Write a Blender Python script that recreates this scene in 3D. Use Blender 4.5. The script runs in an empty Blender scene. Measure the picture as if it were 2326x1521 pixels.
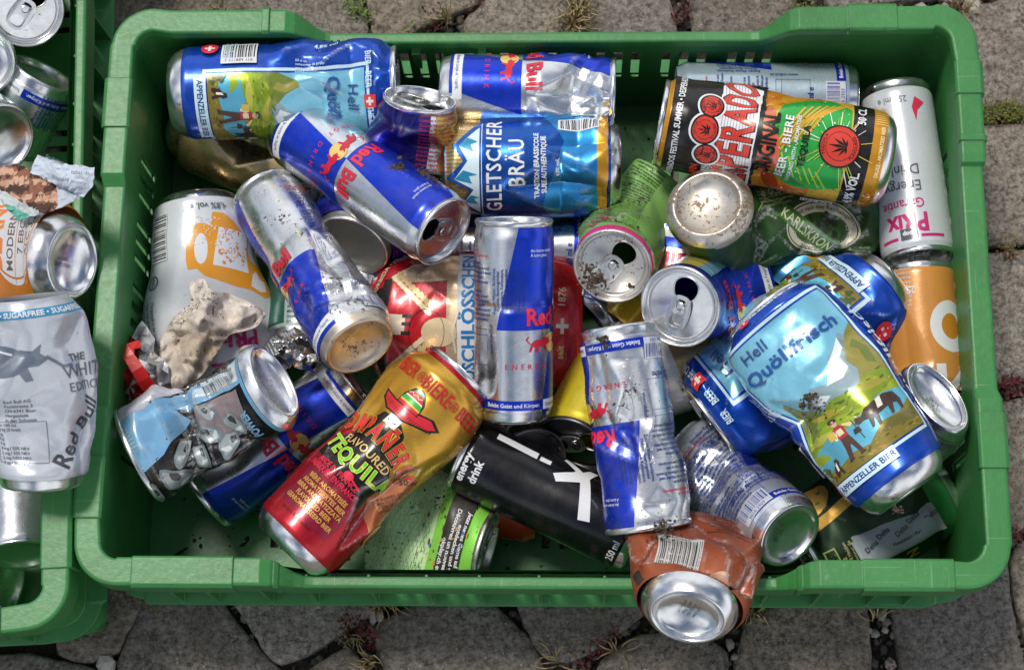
import bpy, math, random
import numpy as np
from mathutils import Matrix, Vector
from mathutils.geometry import tessellate_polygon, delaunay_2d_cdt

# ------------------------------------------------------------------ camera, sky, sun, exposure
SC = bpy.context.scene
COL = SC.collection
R = math.radians
PW, PH, FPX = 2326.0, 1521.0, 4000.0
CAM = np.array([0.019, -0.345, 1.268])
def _rx(a): c, s = math.cos(a), math.sin(a); return np.array([[1, 0, 0], [0, c, -s], [0, s, c]])
def _ry(a): c, s = math.cos(a), math.sin(a); return np.array([[c, 0, s], [0, 1, 0], [-s, 0, c]])
def _rz(a): c, s = math.cos(a), math.sin(a); return np.array([[c, -s, 0], [s, c, 0], [0, 0, 1]])
CR = _rz(0.0) @ _rx(0.270) @ _ry(0.032)
cam_data = bpy.data.cameras.new('camera'); cam = bpy.data.objects.new('camera', cam_data); COL.objects.link(cam)
_m = np.eye(4); _m[:3, :3] = CR; _m[:3, 3] = CAM
cam.matrix_world = Matrix(_m.tolist())
cam_data.sensor_width = 36.0; cam_data.lens = 36.0 * FPX / PW
cam_data.clip_start = 0.05; cam_data.clip_end = 400
SC.camera = cam
cam_data.dof.use_dof = True; cam_data.dof.focus_distance = 1.14; cam_data.dof.aperture_fstop = 18

SUN_EL, SUN_AZ = R(67), R(-42)      # azimuth measured from +Y (up the picture) towards +X
world = bpy.data.worlds.new('World'); SC.world = world; world.use_nodes = True
_n = world.node_tree.nodes; _l = world.node_tree.links
_bg = _n['Background']; _sky = _n.new('ShaderNodeTexSky'); _sky.sky_type = 'NISHITA'; _sky.sun_disc = False
_sky.sun_elevation = SUN_EL; _sky.sun_rotation = SUN_AZ; _sky.dust_density = 1.5
_tc = _n.new('ShaderNodeTexCoord'); _nz = _n.new('ShaderNodeTexNoise'); _nz.inputs['Scale'].default_value = 1.6
_nz.inputs['Detail'].default_value = 5; _nz.inputs['Roughness'].default_value = 0.55
_cr = _n.new('ShaderNodeValToRGB'); _cr.color_ramp.elements[0].position = 0.44; _cr.color_ramp.elements[1].position = 0.58
_mx = _n.new('ShaderNodeMix'); _mx.data_type = 'RGBA'
_mx.inputs['B'].default_value = (13.5, 14.0, 14.8, 1)       # sunlit cloud
_l.new(_tc.outputs['Generated'], _nz.inputs['Vector']); _l.new(_nz.outputs['Fac'], _cr.inputs['Fac'])
_l.new(_cr.outputs['Color'], _mx.inputs['Factor']); _l.new(_sky.outputs['Color'], _mx.inputs['A'])
_l.new(_mx.outputs['Result'], _bg.inputs['Color'])
_bg.inputs['Strength'].default_value = 0.080
sun_data = bpy.data.lights.new('sun', 'SUN'); sun_data.energy = 2.5; sun_data.angle = R(12.0); sun_data.color = (1.0, 0.95, 0.87)
sun = bpy.data.objects.new('sun', sun_data); COL.objects.link(sun)
_d = Vector((math.sin(SUN_AZ) * math.cos(SUN_EL), math.cos(SUN_AZ) * math.cos(SUN_EL), math.sin(SUN_EL)))
sun.rotation_euler = _d.to_track_quat('Z', 'Y').to_euler()
SC.view_settings.view_transform = 'Standard'; SC.view_settings.look = 'None'
SC.view_settings.exposure = -0.06; SC.view_settings.gamma = 1.0
SC.render.engine = 'CYCLES'; SC.cycles.max_bounces = 8; SC.cycles.diffuse_bounces = 2; SC.cycles.use_denoising = True

# ------------------------------------------------------------------ basics
def at(px, py, z):
    """a pixel of the photograph at height z (m) -> point of the world"""
    d = CR @ np.array([(px - PW / 2) / FPX, -(py - PH / 2) / FPX, -1.0])
    return CAM + d * ((z - CAM[2]) / d[2])
def hexc(h, metal=0.0, k=1.0):
    h = h.lstrip('#'); o = []
    for i in (0, 2, 4):
        v = int(h[i:i + 2], 16) / 255.0
        o.append((v / 12.92 if v <= 0.04045 else ((v + 0.055) / 1.055) ** 2.4) * k)
    return (o[0], o[1], o[2], metal)
def props(o, label=None, cat=None, group=None, kind=None):
    if label: o['label'] = label
    if cat: o['category'] = cat
    if group: o['group'] = group
    if kind: o['kind'] = kind
    return o
def empty(name, loc, label, cat, group=None):
    o = bpy.data.objects.new(name, None); COL.objects.link(o); o.location = loc; o.empty_display_size = 0.02
    return props(o, label, cat, group)
def mesh_obj(name, V, faces, mat, parent=None, origin=None, colors=None, normals=None, smooth=True, loc=True):
    """V (n,3) world metres; faces: list of index lists or list of int arrays (k,3)/(k,4)"""
    V = np.asarray(V, float)
    if origin is None: origin = np.array(parent.location) if parent is not None else np.zeros(3)
    me = bpy.data.meshes.new(name)
    if len(faces) and isinstance(faces[0], np.ndarray) and faces[0].ndim == 2:
        loops = np.concatenate([f.ravel() for f in faces]); tot = np.concatenate([np.full(len(f), f.shape[1]) for f in faces])
    else:
        loops = np.array([i for f in faces for i in f], int); tot = np.array([len(f) for f in faces], int)
    st = np.concatenate([[0], np.cumsum(tot)[:-1]])
    me.vertices.add(len(V)); me.vertices.foreach_set('co', (V - origin).ravel().astype(np.float32))
    me.loops.add(len(loops)); me.loops.foreach_set('vertex_index', loops.astype(np.int32))
    me.polygons.add(len(tot)); me.polygons.foreach_set('loop_start', st.astype(np.int32))
    me.polygons.foreach_set('use_smooth', np.full(len(tot), smooth, bool))
    me.update(calc_edges=True); me.validate()
    if colors is not None:                                     # per-face rgba
        at_ = me.color_attributes.new('Col', 'FLOAT_COLOR', 'CORNER')
        at_.data.foreach_set('color', np.repeat(np.asarray(colors, np.float32), tot, axis=0).ravel())
    if normals is not None: me.normals_split_custom_set_from_vertices(np.asarray(normals, np.float32).tolist())
    me.materials.append(mat)
    o = bpy.data.objects.new(name, me); COL.objects.link(o)
    if parent is not None: o.parent = parent
    else: o.location = origin
    return o
class MB:
    """collects faces for one mesh"""
    def __init__(s): s.v, s.f = [], []
    def add(s, V, F):
        b = len(s.v); s.v += [tuple(map(float, p)) for p in V]; s.f += [[i + b for i in f] for f in F]
    def box(s, x0, x1, y0, y1, z0, z1):
        s.add([(x0, y0, z0), (x1, y0, z0), (x1, y1, z0), (x0, y1, z0), (x0, y0, z1), (x1, y0, z1), (x1, y1, z1), (x0, y1, z1)],
              [[0, 3, 2, 1], [4, 5, 6, 7], [0, 1, 5, 4], [1, 2, 6, 5], [2, 3, 7, 6], [3, 0, 4, 7]])
    def tube(s, pts, rad, n=6):
        pts = [Vector(p) for p in pts]; rings = []
        for i, p in enumerate(pts):
            t = (pts[min(i + 1, len(pts) - 1)] - pts[max(i - 1, 0)]).normalized()
            u = t.orthogonal().normalized(); w = t.cross(u); r = rad[i] if hasattr(rad, '__len__') else rad
            rings.append([p + (u * math.cos(6.2832 * k / n) + w * math.sin(6.2832 * k / n)) * r for k in range(n)])
        V = [q for g in rings for q in g]; F = []
        for i in range(len(pts) - 1):
            for k in range(n): F.append([i * n + k, i * n + (k + 1) % n, (i + 1) * n + (k + 1) % n, (i + 1) * n + k])
        F.append(list(range(n))[::-1]); F.append([(len(pts) - 1) * n + k for k in range(n)]); s.add(V, F)

# ------------------------------------------------------------------ materials
def new_mat(name):
    m = bpy.data.materials.new(name); m.use_nodes = True
    nt = m.node_tree; return m, nt.nodes, nt.links, nt.nodes['Principled BSDF']
def noise(N, L, scale, detail=6, rough=0.6, coord='Object', vec=None):
    t = N.new('ShaderNodeTexNoise'); t.inputs['Scale'].default_value = scale; t.inputs['Detail'].default_value = detail
    t.inputs['Roughness'].default_value = rough
    if vec is None:
        c = N.new('ShaderNodeTexCoord'); vec = c.outputs[coord]
    L.new(vec, t.inputs['Vector']); return t.outputs['Fac']
def ramp(N, L, fac, p0, p1, c0=(0, 0, 0, 1), c1=(1, 1, 1, 1)):
    r = N.new('ShaderNodeValToRGB'); e = r.color_ramp.elements; e[0].position, e[1].position = p0, p1; e[0].color, e[1].color = c0, c1
    L.new(fac, r.inputs['Fac']); return r.outputs['Color']
def mixc(N, L, fac, a, b):
    m = N.new('ShaderNodeMix'); m.data_type = 'RGBA'
    for k, v in (('Factor', fac), ('A', a), ('B', b)):
        if hasattr(v, 'is_linked'): L.new(v, m.inputs[k])
        else: m.inputs[k].default_value = v
    return m.outputs['Result']
def math_(N, L, op, a, b=None, clamp=False):
    m = N.new('ShaderNodeMath'); m.operation = op; m.use_clamp = clamp
    for i, v in enumerate((a, b)):
        if v is None: continue
        if hasattr(v, 'is_linked'): L.new(v, m.inputs[i])
        else: m.inputs[i].default_value = v
    return m.outputs[0]
def bump(N, L, B, h, strength, dist=0.001):
    b = N.new('ShaderNodeBump'); b.inputs['Strength'].default_value = strength; b.inputs['Distance'].default_value = dist
    L.new(h, b.inputs['Height']); L.new(b.outputs['Normal'], B.inputs['Normal'])
def dirt_mask(N, L, spread=0.0):
    a = N.new('ShaderNodeAttribute'); a.attribute_type = 'OBJECT'; a.attribute_name = 'dirt'
    n1 = noise(N, L, 420, 5, 0.65); n2 = noise(N, L, 60, 3, 0.6)
    v = math_(N, L, 'ADD', math_(N, L, 'MULTIPLY', n1, 0.62), math_(N, L, 'MULTIPLY', n2, 0.38))
    th = math_(N, L, 'SUBTRACT', 0.70, math_(N, L, 'MULTIPLY', a.outputs['Fac'], 0.16))
    d = math_(N, L, 'SUBTRACT', v, th)
    return math_(N, L, 'MULTIPLY', d, 34.0, True)
def film_mask(N, L):
    a = N.new('ShaderNodeAttribute'); a.attribute_type = 'OBJECT'; a.attribute_name = 'dirt'
    n = noise(N, L, 35, 6, 0.7)
    return math_(N, L, 'MULTIPLY', math_(N, L, 'MULTIPLY', math_(N, L, 'SUBTRACT', n, 0.42, True), a.outputs['Fac']), 1.6, True)
def print_mat(name='printed_aluminium', rough=0.27, coat=0.22):
    m, N, L, B = new_mat(name)
    c = N.new('ShaderNodeVertexColor'); c.layer_name = 'Col'
    d = dirt_mask(N, L); f = film_mask(N, L)
    col = mixc(N, L, f, c.outputs['Color'], (0.20, 0.16, 0.11, 1)); col = mixc(N, L, d, col, (0.035, 0.024, 0.016, 1))
    L.new(col, B.inputs['Base Color'])
    inv = math_(N, L, 'SUBTRACT', 1.0, math_(N, L, 'MAXIMUM', d, f), True)
    L.new(math_(N, L, 'MULTIPLY', c.outputs['Alpha'], inv), B.inputs['Metallic'])
    n = noise(N, L, 90, 4); r = math_(N, L, 'ADD', math_(N, L, 'MULTIPLY', n, 0.22), rough - 0.11)
    L.new(math_(N, L, 'ADD', r, math_(N, L, 'MULTIPLY', d, 0.5), True), B.inputs['Roughness'])
    B.inputs['Coat Weight'].default_value = coat; B.inputs['Coat Roughness'].default_value = 0.12
    h = math_(N, L, 'ADD', noise(N, L, 70, 3), math_(N, L, 'MULTIPLY', d, 0.7)); bump(N, L, B, h, 0.25, 0.0008)
    return m
def alu_mat(name, base=(0.80, 0.80, 0.80), rough=0.20, dirt_col=(0.13, 0.085, 0.05)):
    m, N, L, B = new_mat(name)
    d = dirt_mask(N, L); f = film_mask(N, L)
    col = mixc(N, L, f, base + (1,), (0.34, 0.27, 0.19, 1)); col = mixc(N, L, d, col, dirt_col + (1,))
    L.new(col, B.inputs['Base Color'])
    L.new(math_(N, L, 'SUBTRACT', 1.0, math_(N, L, 'MAXIMUM', d, f), True), B.inputs['Metallic'])
    n = noise(N, L, 150, 4); r = math_(N, L, 'ADD', math_(N, L, 'MULTIPLY', n, 0.2), rough - 0.1)
    L.new(math_(N, L, 'ADD', r, math_(N, L, 'MULTIPLY', f, 0.4), True), B.inputs['Roughness'])
    h = math_(N, L, 'ADD', noise(N, L, 120, 4), math_(N, L, 'MULTIPLY', noise(N, L, 900, 2), .35)); bump(N, L, B, h, 0.16, 0.0006)
    return m
def flat_mat(name, col, rough=0.5, metal=0.0, var=0.25, scale=60, bmp=0.3, bdist=0.001, sub=0.0):
    m, N, L, B = new_mat(name)
    n = noise(N, L, scale, 6, 0.65)
    a = tuple(v * (1 - var) for v in col[:3]) + (1,); b = tuple(min(1, v * (1 + var)) for v in col[:3]) + (1,)
    L.new(ramp(N, L, n, 0.32, 0.68, a, b), B.inputs['Base Color'])
    B.inputs['Roughness'].default_value = rough; B.inputs['Metallic'].default_value = metal
    bump(N, L, B, n, bmp, bdist); return m
def vcol_mat(name, rough=0.5, metal=0.0, dirty=True, bmp=0.2, scale=80):
    m, N, L, B = new_mat(name)
    c = N.new('ShaderNodeVertexColor'); c.layer_name = 'Col'; col = c.outputs['Color']
    if dirty:
        col = mixc(N, L, film_mask(N, L), col, (0.17, 0.13, 0.09, 1)); col = mixc(N, L, dirt_mask(N, L), col, (0.05, 0.035, 0.025, 1))
    L.new(col, B.inputs['Base Color']); L.new(c.outputs['Alpha'], B.inputs['Metallic']); B.inputs['Roughness'].default_value = rough
    bump(N, L, B, noise(N, L, scale, 5), bmp, 0.0008); return m
PRINT = print_mat(); MATTE = print_mat('matte_printed_aluminium', 0.46, 0.03)
ALU = alu_mat('bare_aluminium')
RUSTY = alu_mat('rust_stained_aluminium', (.66, .61, .54), .34, (.20, .13, .075))
ALU_DIRTY = alu_mat('stained_aluminium', (0.74, 0.72, 0.68), 0.33)
TABM = alu_mat('tab_aluminium', (0.72, 0.72, 0.72), 0.25)

def plastic_green(name='green_plastic', grime=0.53, gk=3.6, scuff=0.6):
    m, N, L, B = new_mat(name)
    big = noise(N, L, 14, 5, 0.6); fine = noise(N, L, 260, 4, 0.6)
    col = ramp(N, L, big, 0.3, 0.7, (0.030, 0.176, 0.038, 1), (0.048, 0.232, 0.060, 1))
    sp = math_(N, L, 'MULTIPLY', math_(N, L, 'SUBTRACT', math_(N, L, 'ADD', math_(N, L, 'MULTIPLY', fine, 0.6), math_(N, L, 'MULTIPLY', noise(N, L, 25, 3), 0.4)), 0.60), 9.0, True)
    col = mixc(N, L, math_(N, L, 'MULTIPLY', sp, scuff), col, (0.17, 0.33, 0.19, 1))      # scuffs
    gr = math_(N, L, 'MULTIPLY', math_(N, L, 'SUBTRACT', noise(N, L, 11, 8, 0.72), grime, True), gk, True)
    col = mixc(N, L, math_(N, L, 'MULTIPLY', gr, 0.7), col, (0.045, 0.050, 0.026, 1))       # grime
    sc = noise(N, L, 520, 3, 0.6); spk = math_(N, L, 'MULTIPLY', math_(N, L, 'SUBTRACT', sc, 0.70), 30.0, True)
    col = mixc(N, L, spk, col, (0.03, 0.03, 0.02, 1))
    tc = N.new('ShaderNodeTexCoord')
    for k_, sc_ in ((0, (520, 16, 300)), (1, (16, 480, 300))):                               # scratches both ways
        mp = N.new('ShaderNodeMapping'); mp.inputs['Scale'].default_value = sc_; mp.inputs['Rotation'].default_value = (0, 0, .25 - .5 * k_); L.new(tc.outputs['Object'], mp.inputs['Vector'])
        w = noise(N, L, 1.0, 2, .5, vec=mp.outputs['Vector']); w = math_(N, L, 'MULTIPLY', math_(N, L, 'SUBTRACT', w, 0.70), 16.0, True)
        col = mixc(N, L, math_(N, L, 'MULTIPLY', w, .45), col, (0.22, 0.40, 0.25, 1))
    bv = N.new('ShaderNodeBevel'); bv.samples = 6; bv.inputs['Radius'].default_value = 0.0013
    ge = N.new('ShaderNodeNewGeometry'); dp = N.new('ShaderNodeVectorMath'); dp.operation = 'DOT_PRODUCT'
    L.new(bv.outputs['Normal'], dp.inputs[0]); L.new(ge.outputs['True Normal'], dp.inputs[1])
    ed = math_(N, L, 'MULTIPLY', math_(N, L, 'SUBTRACT', 0.985, dp.outputs['Value'], True), 5.0, True)
    ed = math_(N, L, 'MULTIPLY', ed, math_(N, L, 'MULTIPLY', math_(N, L, 'SUBTRACT', noise(N, L, 70, 4, .7), .40, True), 3.4, True))
    col = mixc(N, L, math_(N, L, 'MULTIPLY', ed, .55), col, (0.24, 0.42, 0.27, 1))        # edges rubbed pale
    L.new(col, B.inputs['Base Color']); B.inputs['Roughness'].default_value = 0.42
    L.new(math_(N, L, 'ADD', math_(N, L, 'MULTIPLY', fine, 0.2), 0.32), B.inputs['Roughness'])
    bump(N, L, B, math_(N, L, 'ADD', fine, math_(N, L, 'MULTIPLY', big, 2.0)), 0.18, 0.0012)
    L.new(bv.outputs['Normal'], B.inputs['Normal'].links[0].from_node.inputs['Normal'])
    return m
GREEN = plastic_green(); GREEN_FLOOR = plastic_green('dirty_green_plastic', 0.46, 3.6, 0.12)

# ------------------------------------------------------------------ lettering and flat art in label space (mm)
_fc = bpy.data.curves.new('glyph', 'FONT'); _fo = bpy.data.objects.new('glyph', _fc); _fc.resolution_u = 2
_glyphs = {}
def _gm(body, off):
    _fc.body = body; _fc.offset = off
    m = bpy.data.meshes.new_from_object(_fo); m.calc_loop_triangles()
    V = np.array([v.co[:2] for v in m.vertices]).reshape(-1, 2); T = np.array([t.vertices[:] for t in m.loop_triangles], int).reshape(-1, 3)
    bpy.data.meshes.remove(m); return V, T
_bar = _gm('|', 0)[0][:, 0].max()
def glyph(ch, off):
    k = (ch, off)
    if k not in _glyphs:
        adv = _gm(ch + '|', 0)[0][:, 0].max() - _bar if ch != ' ' else 0.26
        V, T = _gm(ch, off) if ch != ' ' else (np.zeros((0, 2)), np.zeros((0, 3), int))
        _glyphs[k] = (V[T] if len(T) else np.zeros((0, 3, 2)), adv)
    return _glyphs[k]
def rot2(P, deg):
    c, s = math.cos(R(deg)), math.sin(R(deg)); return P @ np.array([[c, s], [-s, c]])
class Art:
    def __init__(s): s.T, s.C, s.O, s.k, s.wasbig = [], [], [], 0.0, True; s.tf = lambda P: P
    def tris(s, T, col):
        if len(T) == 0: return
        Q = s.tf(np.asarray(T, float).reshape(-1, 2)).reshape(-1, 3, 2); u, v = Q[:, 1] - Q[:, 0], Q[:, 2] - Q[:, 0]
        big = np.abs(u[:, 0] * v[:, 1] - u[:, 1] * v[:, 0]).max() > 30           # large areas need a clear step, small marks share one
        s.k += 0.04 if (big or s.wasbig) else 0.003; s.wasbig = big; s.T.append(Q); s.C.append(col); s.O.append(s.k)
    def frame(s, ox=0, oy=0, deg=0, sc=1.0):
        s.tf = (lambda P: rot2(P * sc, deg) + np.array([ox, oy])); return s
    def poly(s, pts, col):
        t = tessellate_polygon([[Vector((p[0], p[1], 0)) for p in pts]]); P = np.array(pts, float)
        s.tris(np.array([[P[i] for i in q] for q in t]), col)
    def rect(s, x0, y0, x1, y1, col): s.poly([(x0, y0), (x1, y0), (x1, y1), (x0, y1)], col)
    def ell(s, cx, cy, rx, ry, col, n=28, deg=0):
        a = np.linspace(0, 2 * np.pi, n, endpoint=False); P = rot2(np.stack([rx * np.cos(a), ry * np.sin(a)], 1), deg) + [cx, cy]
        s.poly(P.tolist(), col)
    def line(s, pts, w, col, closed=False):
        P = [np.array(p, float) for p in pts]; T = []
        if closed: P.append(P[0])
        for a, b in zip(P[:-1], P[1:]):
            d = b - a; L_ = np.hypot(*d)
            if L_ < 1e-6: continue
            d = d / L_ * w / 2; q = np.array([-d[1], d[0]]); A, B_ = a - d * .6, b + d * .6
            T += [[A + q, A - q, B_ - q], [A + q, B_ - q, B_ + q]]
        s.tris(np.array(T), col)
    def ring(s, cx, cy, r, w, col, n=30):
        s.line([(cx + r * math.cos(6.2832 * i / n), cy + r * math.sin(6.2832 * i / n)) for i in range(n)], w, col, True)
    def text(s, txt, x, y, h, col, deg=0, al='c', sx=1.0, bold=0.0, sp=0.0, arc=None):
        k = h / 0.70; out = []; pen = 0.0
        for ch in txt:
            g, adv = glyph(ch, bold); out.append((g, pen, adv)); pen += adv + sp
        w = (pen - sp) * k * sx; x0 = {'c': -w / 2, 'l': 0, 'r': -w}[al]; T = []
        for g, p, adv in out:
            if len(g) == 0: continue
            q = g * [k * sx, k] + [x0 + p * k * sx, 0]
            if arc:                                          # letters stand along an arc of radius arc (mm), crown up if positive
                xm = x0 + (p + adv / 2) * k * sx; a = xm / arc
                q = rot2((q - [xm, 0]).reshape(-1, 2), -math.degrees(a)).reshape(-1, 3, 2) + [arc * math.sin(a), arc * (math.cos(a) - 1)]
            T.append(q)
        if T:
            T = np.concatenate(T); s.tris(rot2(T.reshape(-1, 2), deg) + [x, y], col)
    def para(s, lines, x, y, h, col, lead=1.55, deg=0, al='l', sx=0.85, bold=0.012):
        for i, ln in enumerate(lines):
            d = rot2(np.array([[0, -i * h * lead]]), deg)[0]; s.text(ln, x + d[0], y + d[1], h, col, deg, al, sx, bold)
    def barcode(s, x, y, w, h, deg=0, digits='', fg=(0.02, 0.02, 0.025, 0), bgc=(0.72, 0.73, 0.74, 0), pad=1.2, seed=1):
        old = s.tf; s.tf = (lambda P: old(rot2(P, deg) + np.array([x, y])))
        dh = 3.2 if digits else 0
        s.rect(-w / 2 - pad, -h / 2 - pad - dh, w / 2 + pad, h / 2 + pad, bgc); rnd = random.Random(seed); T = []; p = -w / 2
        while p < w / 2 - 0.5:
            b = rnd.choice([0.35, 0.35, 0.7, 1.0]); T += [[(p, -h / 2), (p + b, -h / 2), (p + b, h / 2)], [(p, -h / 2), (p + b, h / 2), (p, h / 2)]]
            p += b + rnd.choice([0.4, 0.4, 0.7, 1.0])
        s.tris(np.array(T), fg)
        if digits: s.text(digits, 0, -h / 2 - dh, 2.3, fg, 0, 'c', 0.95, 0.01, 0.06)
        s.tf = old
def subdivide(T, C, O, h):
    for _ in range(14):
        e = np.linalg.norm(T[:, [1, 2, 0]] - T, axis=2); k = e.argmax(1); m = e[np.arange(len(T)), k] > h
        if not m.any(): break
        A = T[m]; kk = k[m]; i = np.arange(len(A)); a, b, c = A[i, kk], A[i, (kk + 1) % 3], A[i, (kk + 2) % 3]; mid = (a + b) / 2
        N1 = np.stack([a, mid, c], 1); N2 = np.stack([mid, b, c], 1)
        T = np.concatenate([T[~m], N1, N2]); C = np.concatenate([C[~m], C[m], C[m]]); O = np.concatenate([O[~m], O[m], O[m]])
    return T, C, O

# ------------------------------------------------------------------ cans
def facet_field(w, h, cell, seed):
    """random facets: linear interpolation over a triangulation, periodic in x (width w)"""
    rnd = random.Random(seed); pts = []
    nx, ny = max(3, round(w / cell)), max(2, round(h / cell))
    for j in range(-1, ny + 2):
        for i in range(nx):
            pts.append(((i + rnd.uniform(.08, .92)) * w / nx, (j + rnd.uniform(.08, .92)) * h / ny, rnd.uniform(-1, 1)))
    P = [(x + k * w, y, z) for k in (-1, 0, 1) for x, y, z in pts]
    r = delaunay_2d_cdt([Vector(p[:2]) for p in P], [], [], 0, 1e-6)
    vv = np.array([v[:] for v in r[0]]); idx = [o[0] if o else 0 for o in r[3]]; zz = np.array([P[i][2] for i in idx])
    tri = np.array([f for f in r[2] if len(f) == 3])
    def f(X, Y):
        X = np.mod(X, w); out = np.zeros_like(X)
        for t in tri:
            a, b, c = vv[t]; lo = np.minimum(np.minimum(a, b), c); hi = np.maximum(np.maximum(a, b), c)
            if hi[0] < 0 or lo[0] > w or hi[1] < 0 or lo[1] > h: continue
            m = (X >= lo[0]) & (X <= hi[0]) & (Y >= lo[1]) & (Y <= hi[1])
            if not m.any(): continue
            den = (b[1] - c[1]) * (a[0] - c[0]) + (c[0] - b[0]) * (a[1] - c[1])
            x, y = X[m], Y[m]; u = ((b[1] - c[1]) * (x - c[0]) + (c[0] - b[0]) * (y - c[1])) / den
            v = ((c[1] - a[1]) * (x - c[0]) + (a[0] - c[0]) * (y - c[1])) / den; ww = 1 - u - v
            g = (u >= -1e-6) & (v >= -1e-6) & (ww >= -1e-6); val = u * zz[t[0]] + v * zz[t[1]] + ww * zz[t[2]]
            o = out[m]; o[g] = val[g]; out[m] = o
        return out
    return f
def sstep(x): x = np.clip(x, 0, 1); return x * x * (3 - 2 * x)
def interp_s(x, xs, ys):
    xs, ys = np.asarray(xs, float), np.asarray(ys, float); i = np.clip(np.searchsorted(xs, x) - 1, 0, len(xs) - 2)
    return ys[i] + (ys[i + 1] - ys[i]) * sstep((x - xs[i]) / (xs[i + 1] - xs[i]))
BLACK0 = (0, 0, 0, 0); INKB = flat_mat('code_ink', (.05, .05, .055), .6)
BOX_GROUP = 'empty drinks cans thrown into the crate'
class Can:
    def __init__(c, label, spine, r, body, art=None, secs=None, dents=(), facets=(), roll=0, ref=0.5, rf=0.78, rl=0.88, foot=9.0, neck=11.0,
                 base=True, lid=True, tab=200, mouth=True, dirt=0.25, group=BOX_GROUP, alu=None, lid_alu=None, bands=(), view=None, cat='drinks can', bdirt=None, stamp=None, pm=None):
        S = np.array([at(x, y, z / 1000.0) * 1000 for x, y, z in spine])       # mm
        n = 240
        if len(S) == 2: D = S[0] + (S[1] - S[0]) * np.linspace(0, 1, n)[:, None]
        else:
            E = np.vstack([2 * S[0] - S[1], S, 2 * S[-1] - S[-2]]); D = []; m = len(S) - 1
            for u in np.linspace(0, m - 1e-6, n):
                i = int(u); f = u - i; p0, p1, p2, p3 = E[i:i + 4]
                D.append(.5 * (2 * p1 + (p2 - p0) * f + (2 * p0 - 5 * p1 + 4 * p2 - p3) * f * f + (3 * p1 - p0 - 3 * p2 + p3) * f ** 3))
            D = np.array(D)
        arc = np.concatenate([[0], np.cumsum(np.linalg.norm(np.diff(D, axis=0), axis=1))]); c.L = L = arc[-1]; c.r = r
        tg = np.gradient(D, arc, axis=0); tg /= np.linalg.norm(tg, axis=1)[:, None]
        k0 = int(ref * (n - 1)); v = (CAM * 1000 - D[k0]) if view is None else np.array(view, float)
        nn = np.zeros_like(D); v = v - tg[k0] * (v @ tg[k0]); v /= np.linalg.norm(v)
        v = Matrix.Rotation(R(roll), 3, Vector(tg[k0])) @ Vector(v); nn[k0] = v
        for rng in (range(k0 + 1, n), range(k0 - 1, -1, -1)):
            w = nn[k0]
            for i in rng: w = w - tg[i] * (w @ tg[i]); w = w / np.linalg.norm(w); nn[i] = w
        rr = np.cross(tg, nn)
        c.arc, c.D, c.tg, c.nn, c.rr = arc, D, tg, nn, rr
        secs = secs or [(0, 1, 1), (1, 1, 1)]; q = np.array(secs, float)
        c.sa, c.sb, c.st = q[:, 1], q[:, 2], q[:, 0]
        c.rf, c.rl, c.foot, c.neck = rf, rl, foot, neck
        if callable(art): art = art(L)
        origin = D[0] / 1000.0; org = origin.copy()
        root = empty('drink_can', org, label, cat, group); dirt = dirt * 1.25 + .04; c.root = root; c.dirt = dirt
        # body grid
        N = int(max(88, round(2 * math.pi * r / 1.6))); t0, t1 = foot - 1.5, L - 3.0
        ts = np.concatenate([[t0, foot + .5], np.linspace(foot + 2.5, L - neck - 1, int((L - neck - foot) / 1.9)), np.linspace(L - neck, t1, 7)])
        th = (np.arange(N) / N) * 2 * np.pi - np.pi; TH, TT = np.meshgrid(th, ts, indexing='ij')
        rad = np.full_like(TT, r); rad = np.where(TT < foot + 1, r * (1 - .03 * sstep((foot + 1 - TT) / 2.5)), rad)
        rad = np.where(TT > L - neck, r * (1 - (1 - rl) * sstep((TT - (L - neck)) / (neck - 3.0))), rad)
        SS = TH * r; disp = np.zeros_like(TT)
        for d in dents:
            s0, q0, dep, ws, wt = d[:5]; kind = d[5] if len(d) > 5 else 'cone'; an = R(d[6]) if len(d) > 6 else 0
            ds = (SS - s0 + np.pi * r) % (2 * np.pi * r) - np.pi * r; dt = TT - q0
            x = (ds * math.cos(an) + dt * math.sin(an)) / ws; y = (-ds * math.sin(an) + dt * math.cos(an)) / wt
            if kind == 'cone': f = np.maximum(0, 1 - np.abs(x) - np.abs(y))
            elif kind == 'round': f = np.exp(-1.8 * (x * x + y * y))
            elif kind == 'fold': f = np.maximum(0, 1 - np.abs(y)) * np.clip(1.6 - 1.6 * np.abs(x), 0, 1)
            else: f = np.maximum(0, 1 - np.sqrt(x * x + y * y))
            disp += dep * f
        fade = np.clip((TT - foot) / 9, 0, 1) * np.clip((L - neck * .5 - TT) / 9, 0, 1)
        for amp, cell, seed, f0, f1 in facets:
            g = np.clip((TT / L - f0) / .07, 0, 1) * np.clip((f1 - TT / L) / .07, 0, 1)
            disp += amp * fade * g * facet_field(2 * np.pi * r, L, cell, seed)(SS + np.pi * r, TT)
        a, b = interp_s(TT / L, c.st, c.sa), interp_s(TT / L, c.st, c.sb)
        x, y = rad * np.sin(TH) * a, rad * np.cos(TH) * b; nx, ny = np.sin(TH) / a, np.cos(TH) / b; h = np.hypot(nx, ny)
        x = x - disp * nx / h; y = y - disp * ny / h
        P = c.Q(x, y, TT)
        Pt = np.gradient(P, axis=1); Ps = np.roll(P, -1, 0) - np.roll(P, 1, 0); NR = np.cross(Ps, Pt); NR /= np.linalg.norm(NR, axis=2)[..., None] + 1e-12
        wear = np.linalg.norm(np.roll(NR, -1, 0) - np.roll(NR, 1, 0), axis=2); wear[:, 1:-1] += np.linalg.norm(NR[:, 2:] - NR[:, :-2], axis=2)
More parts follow.
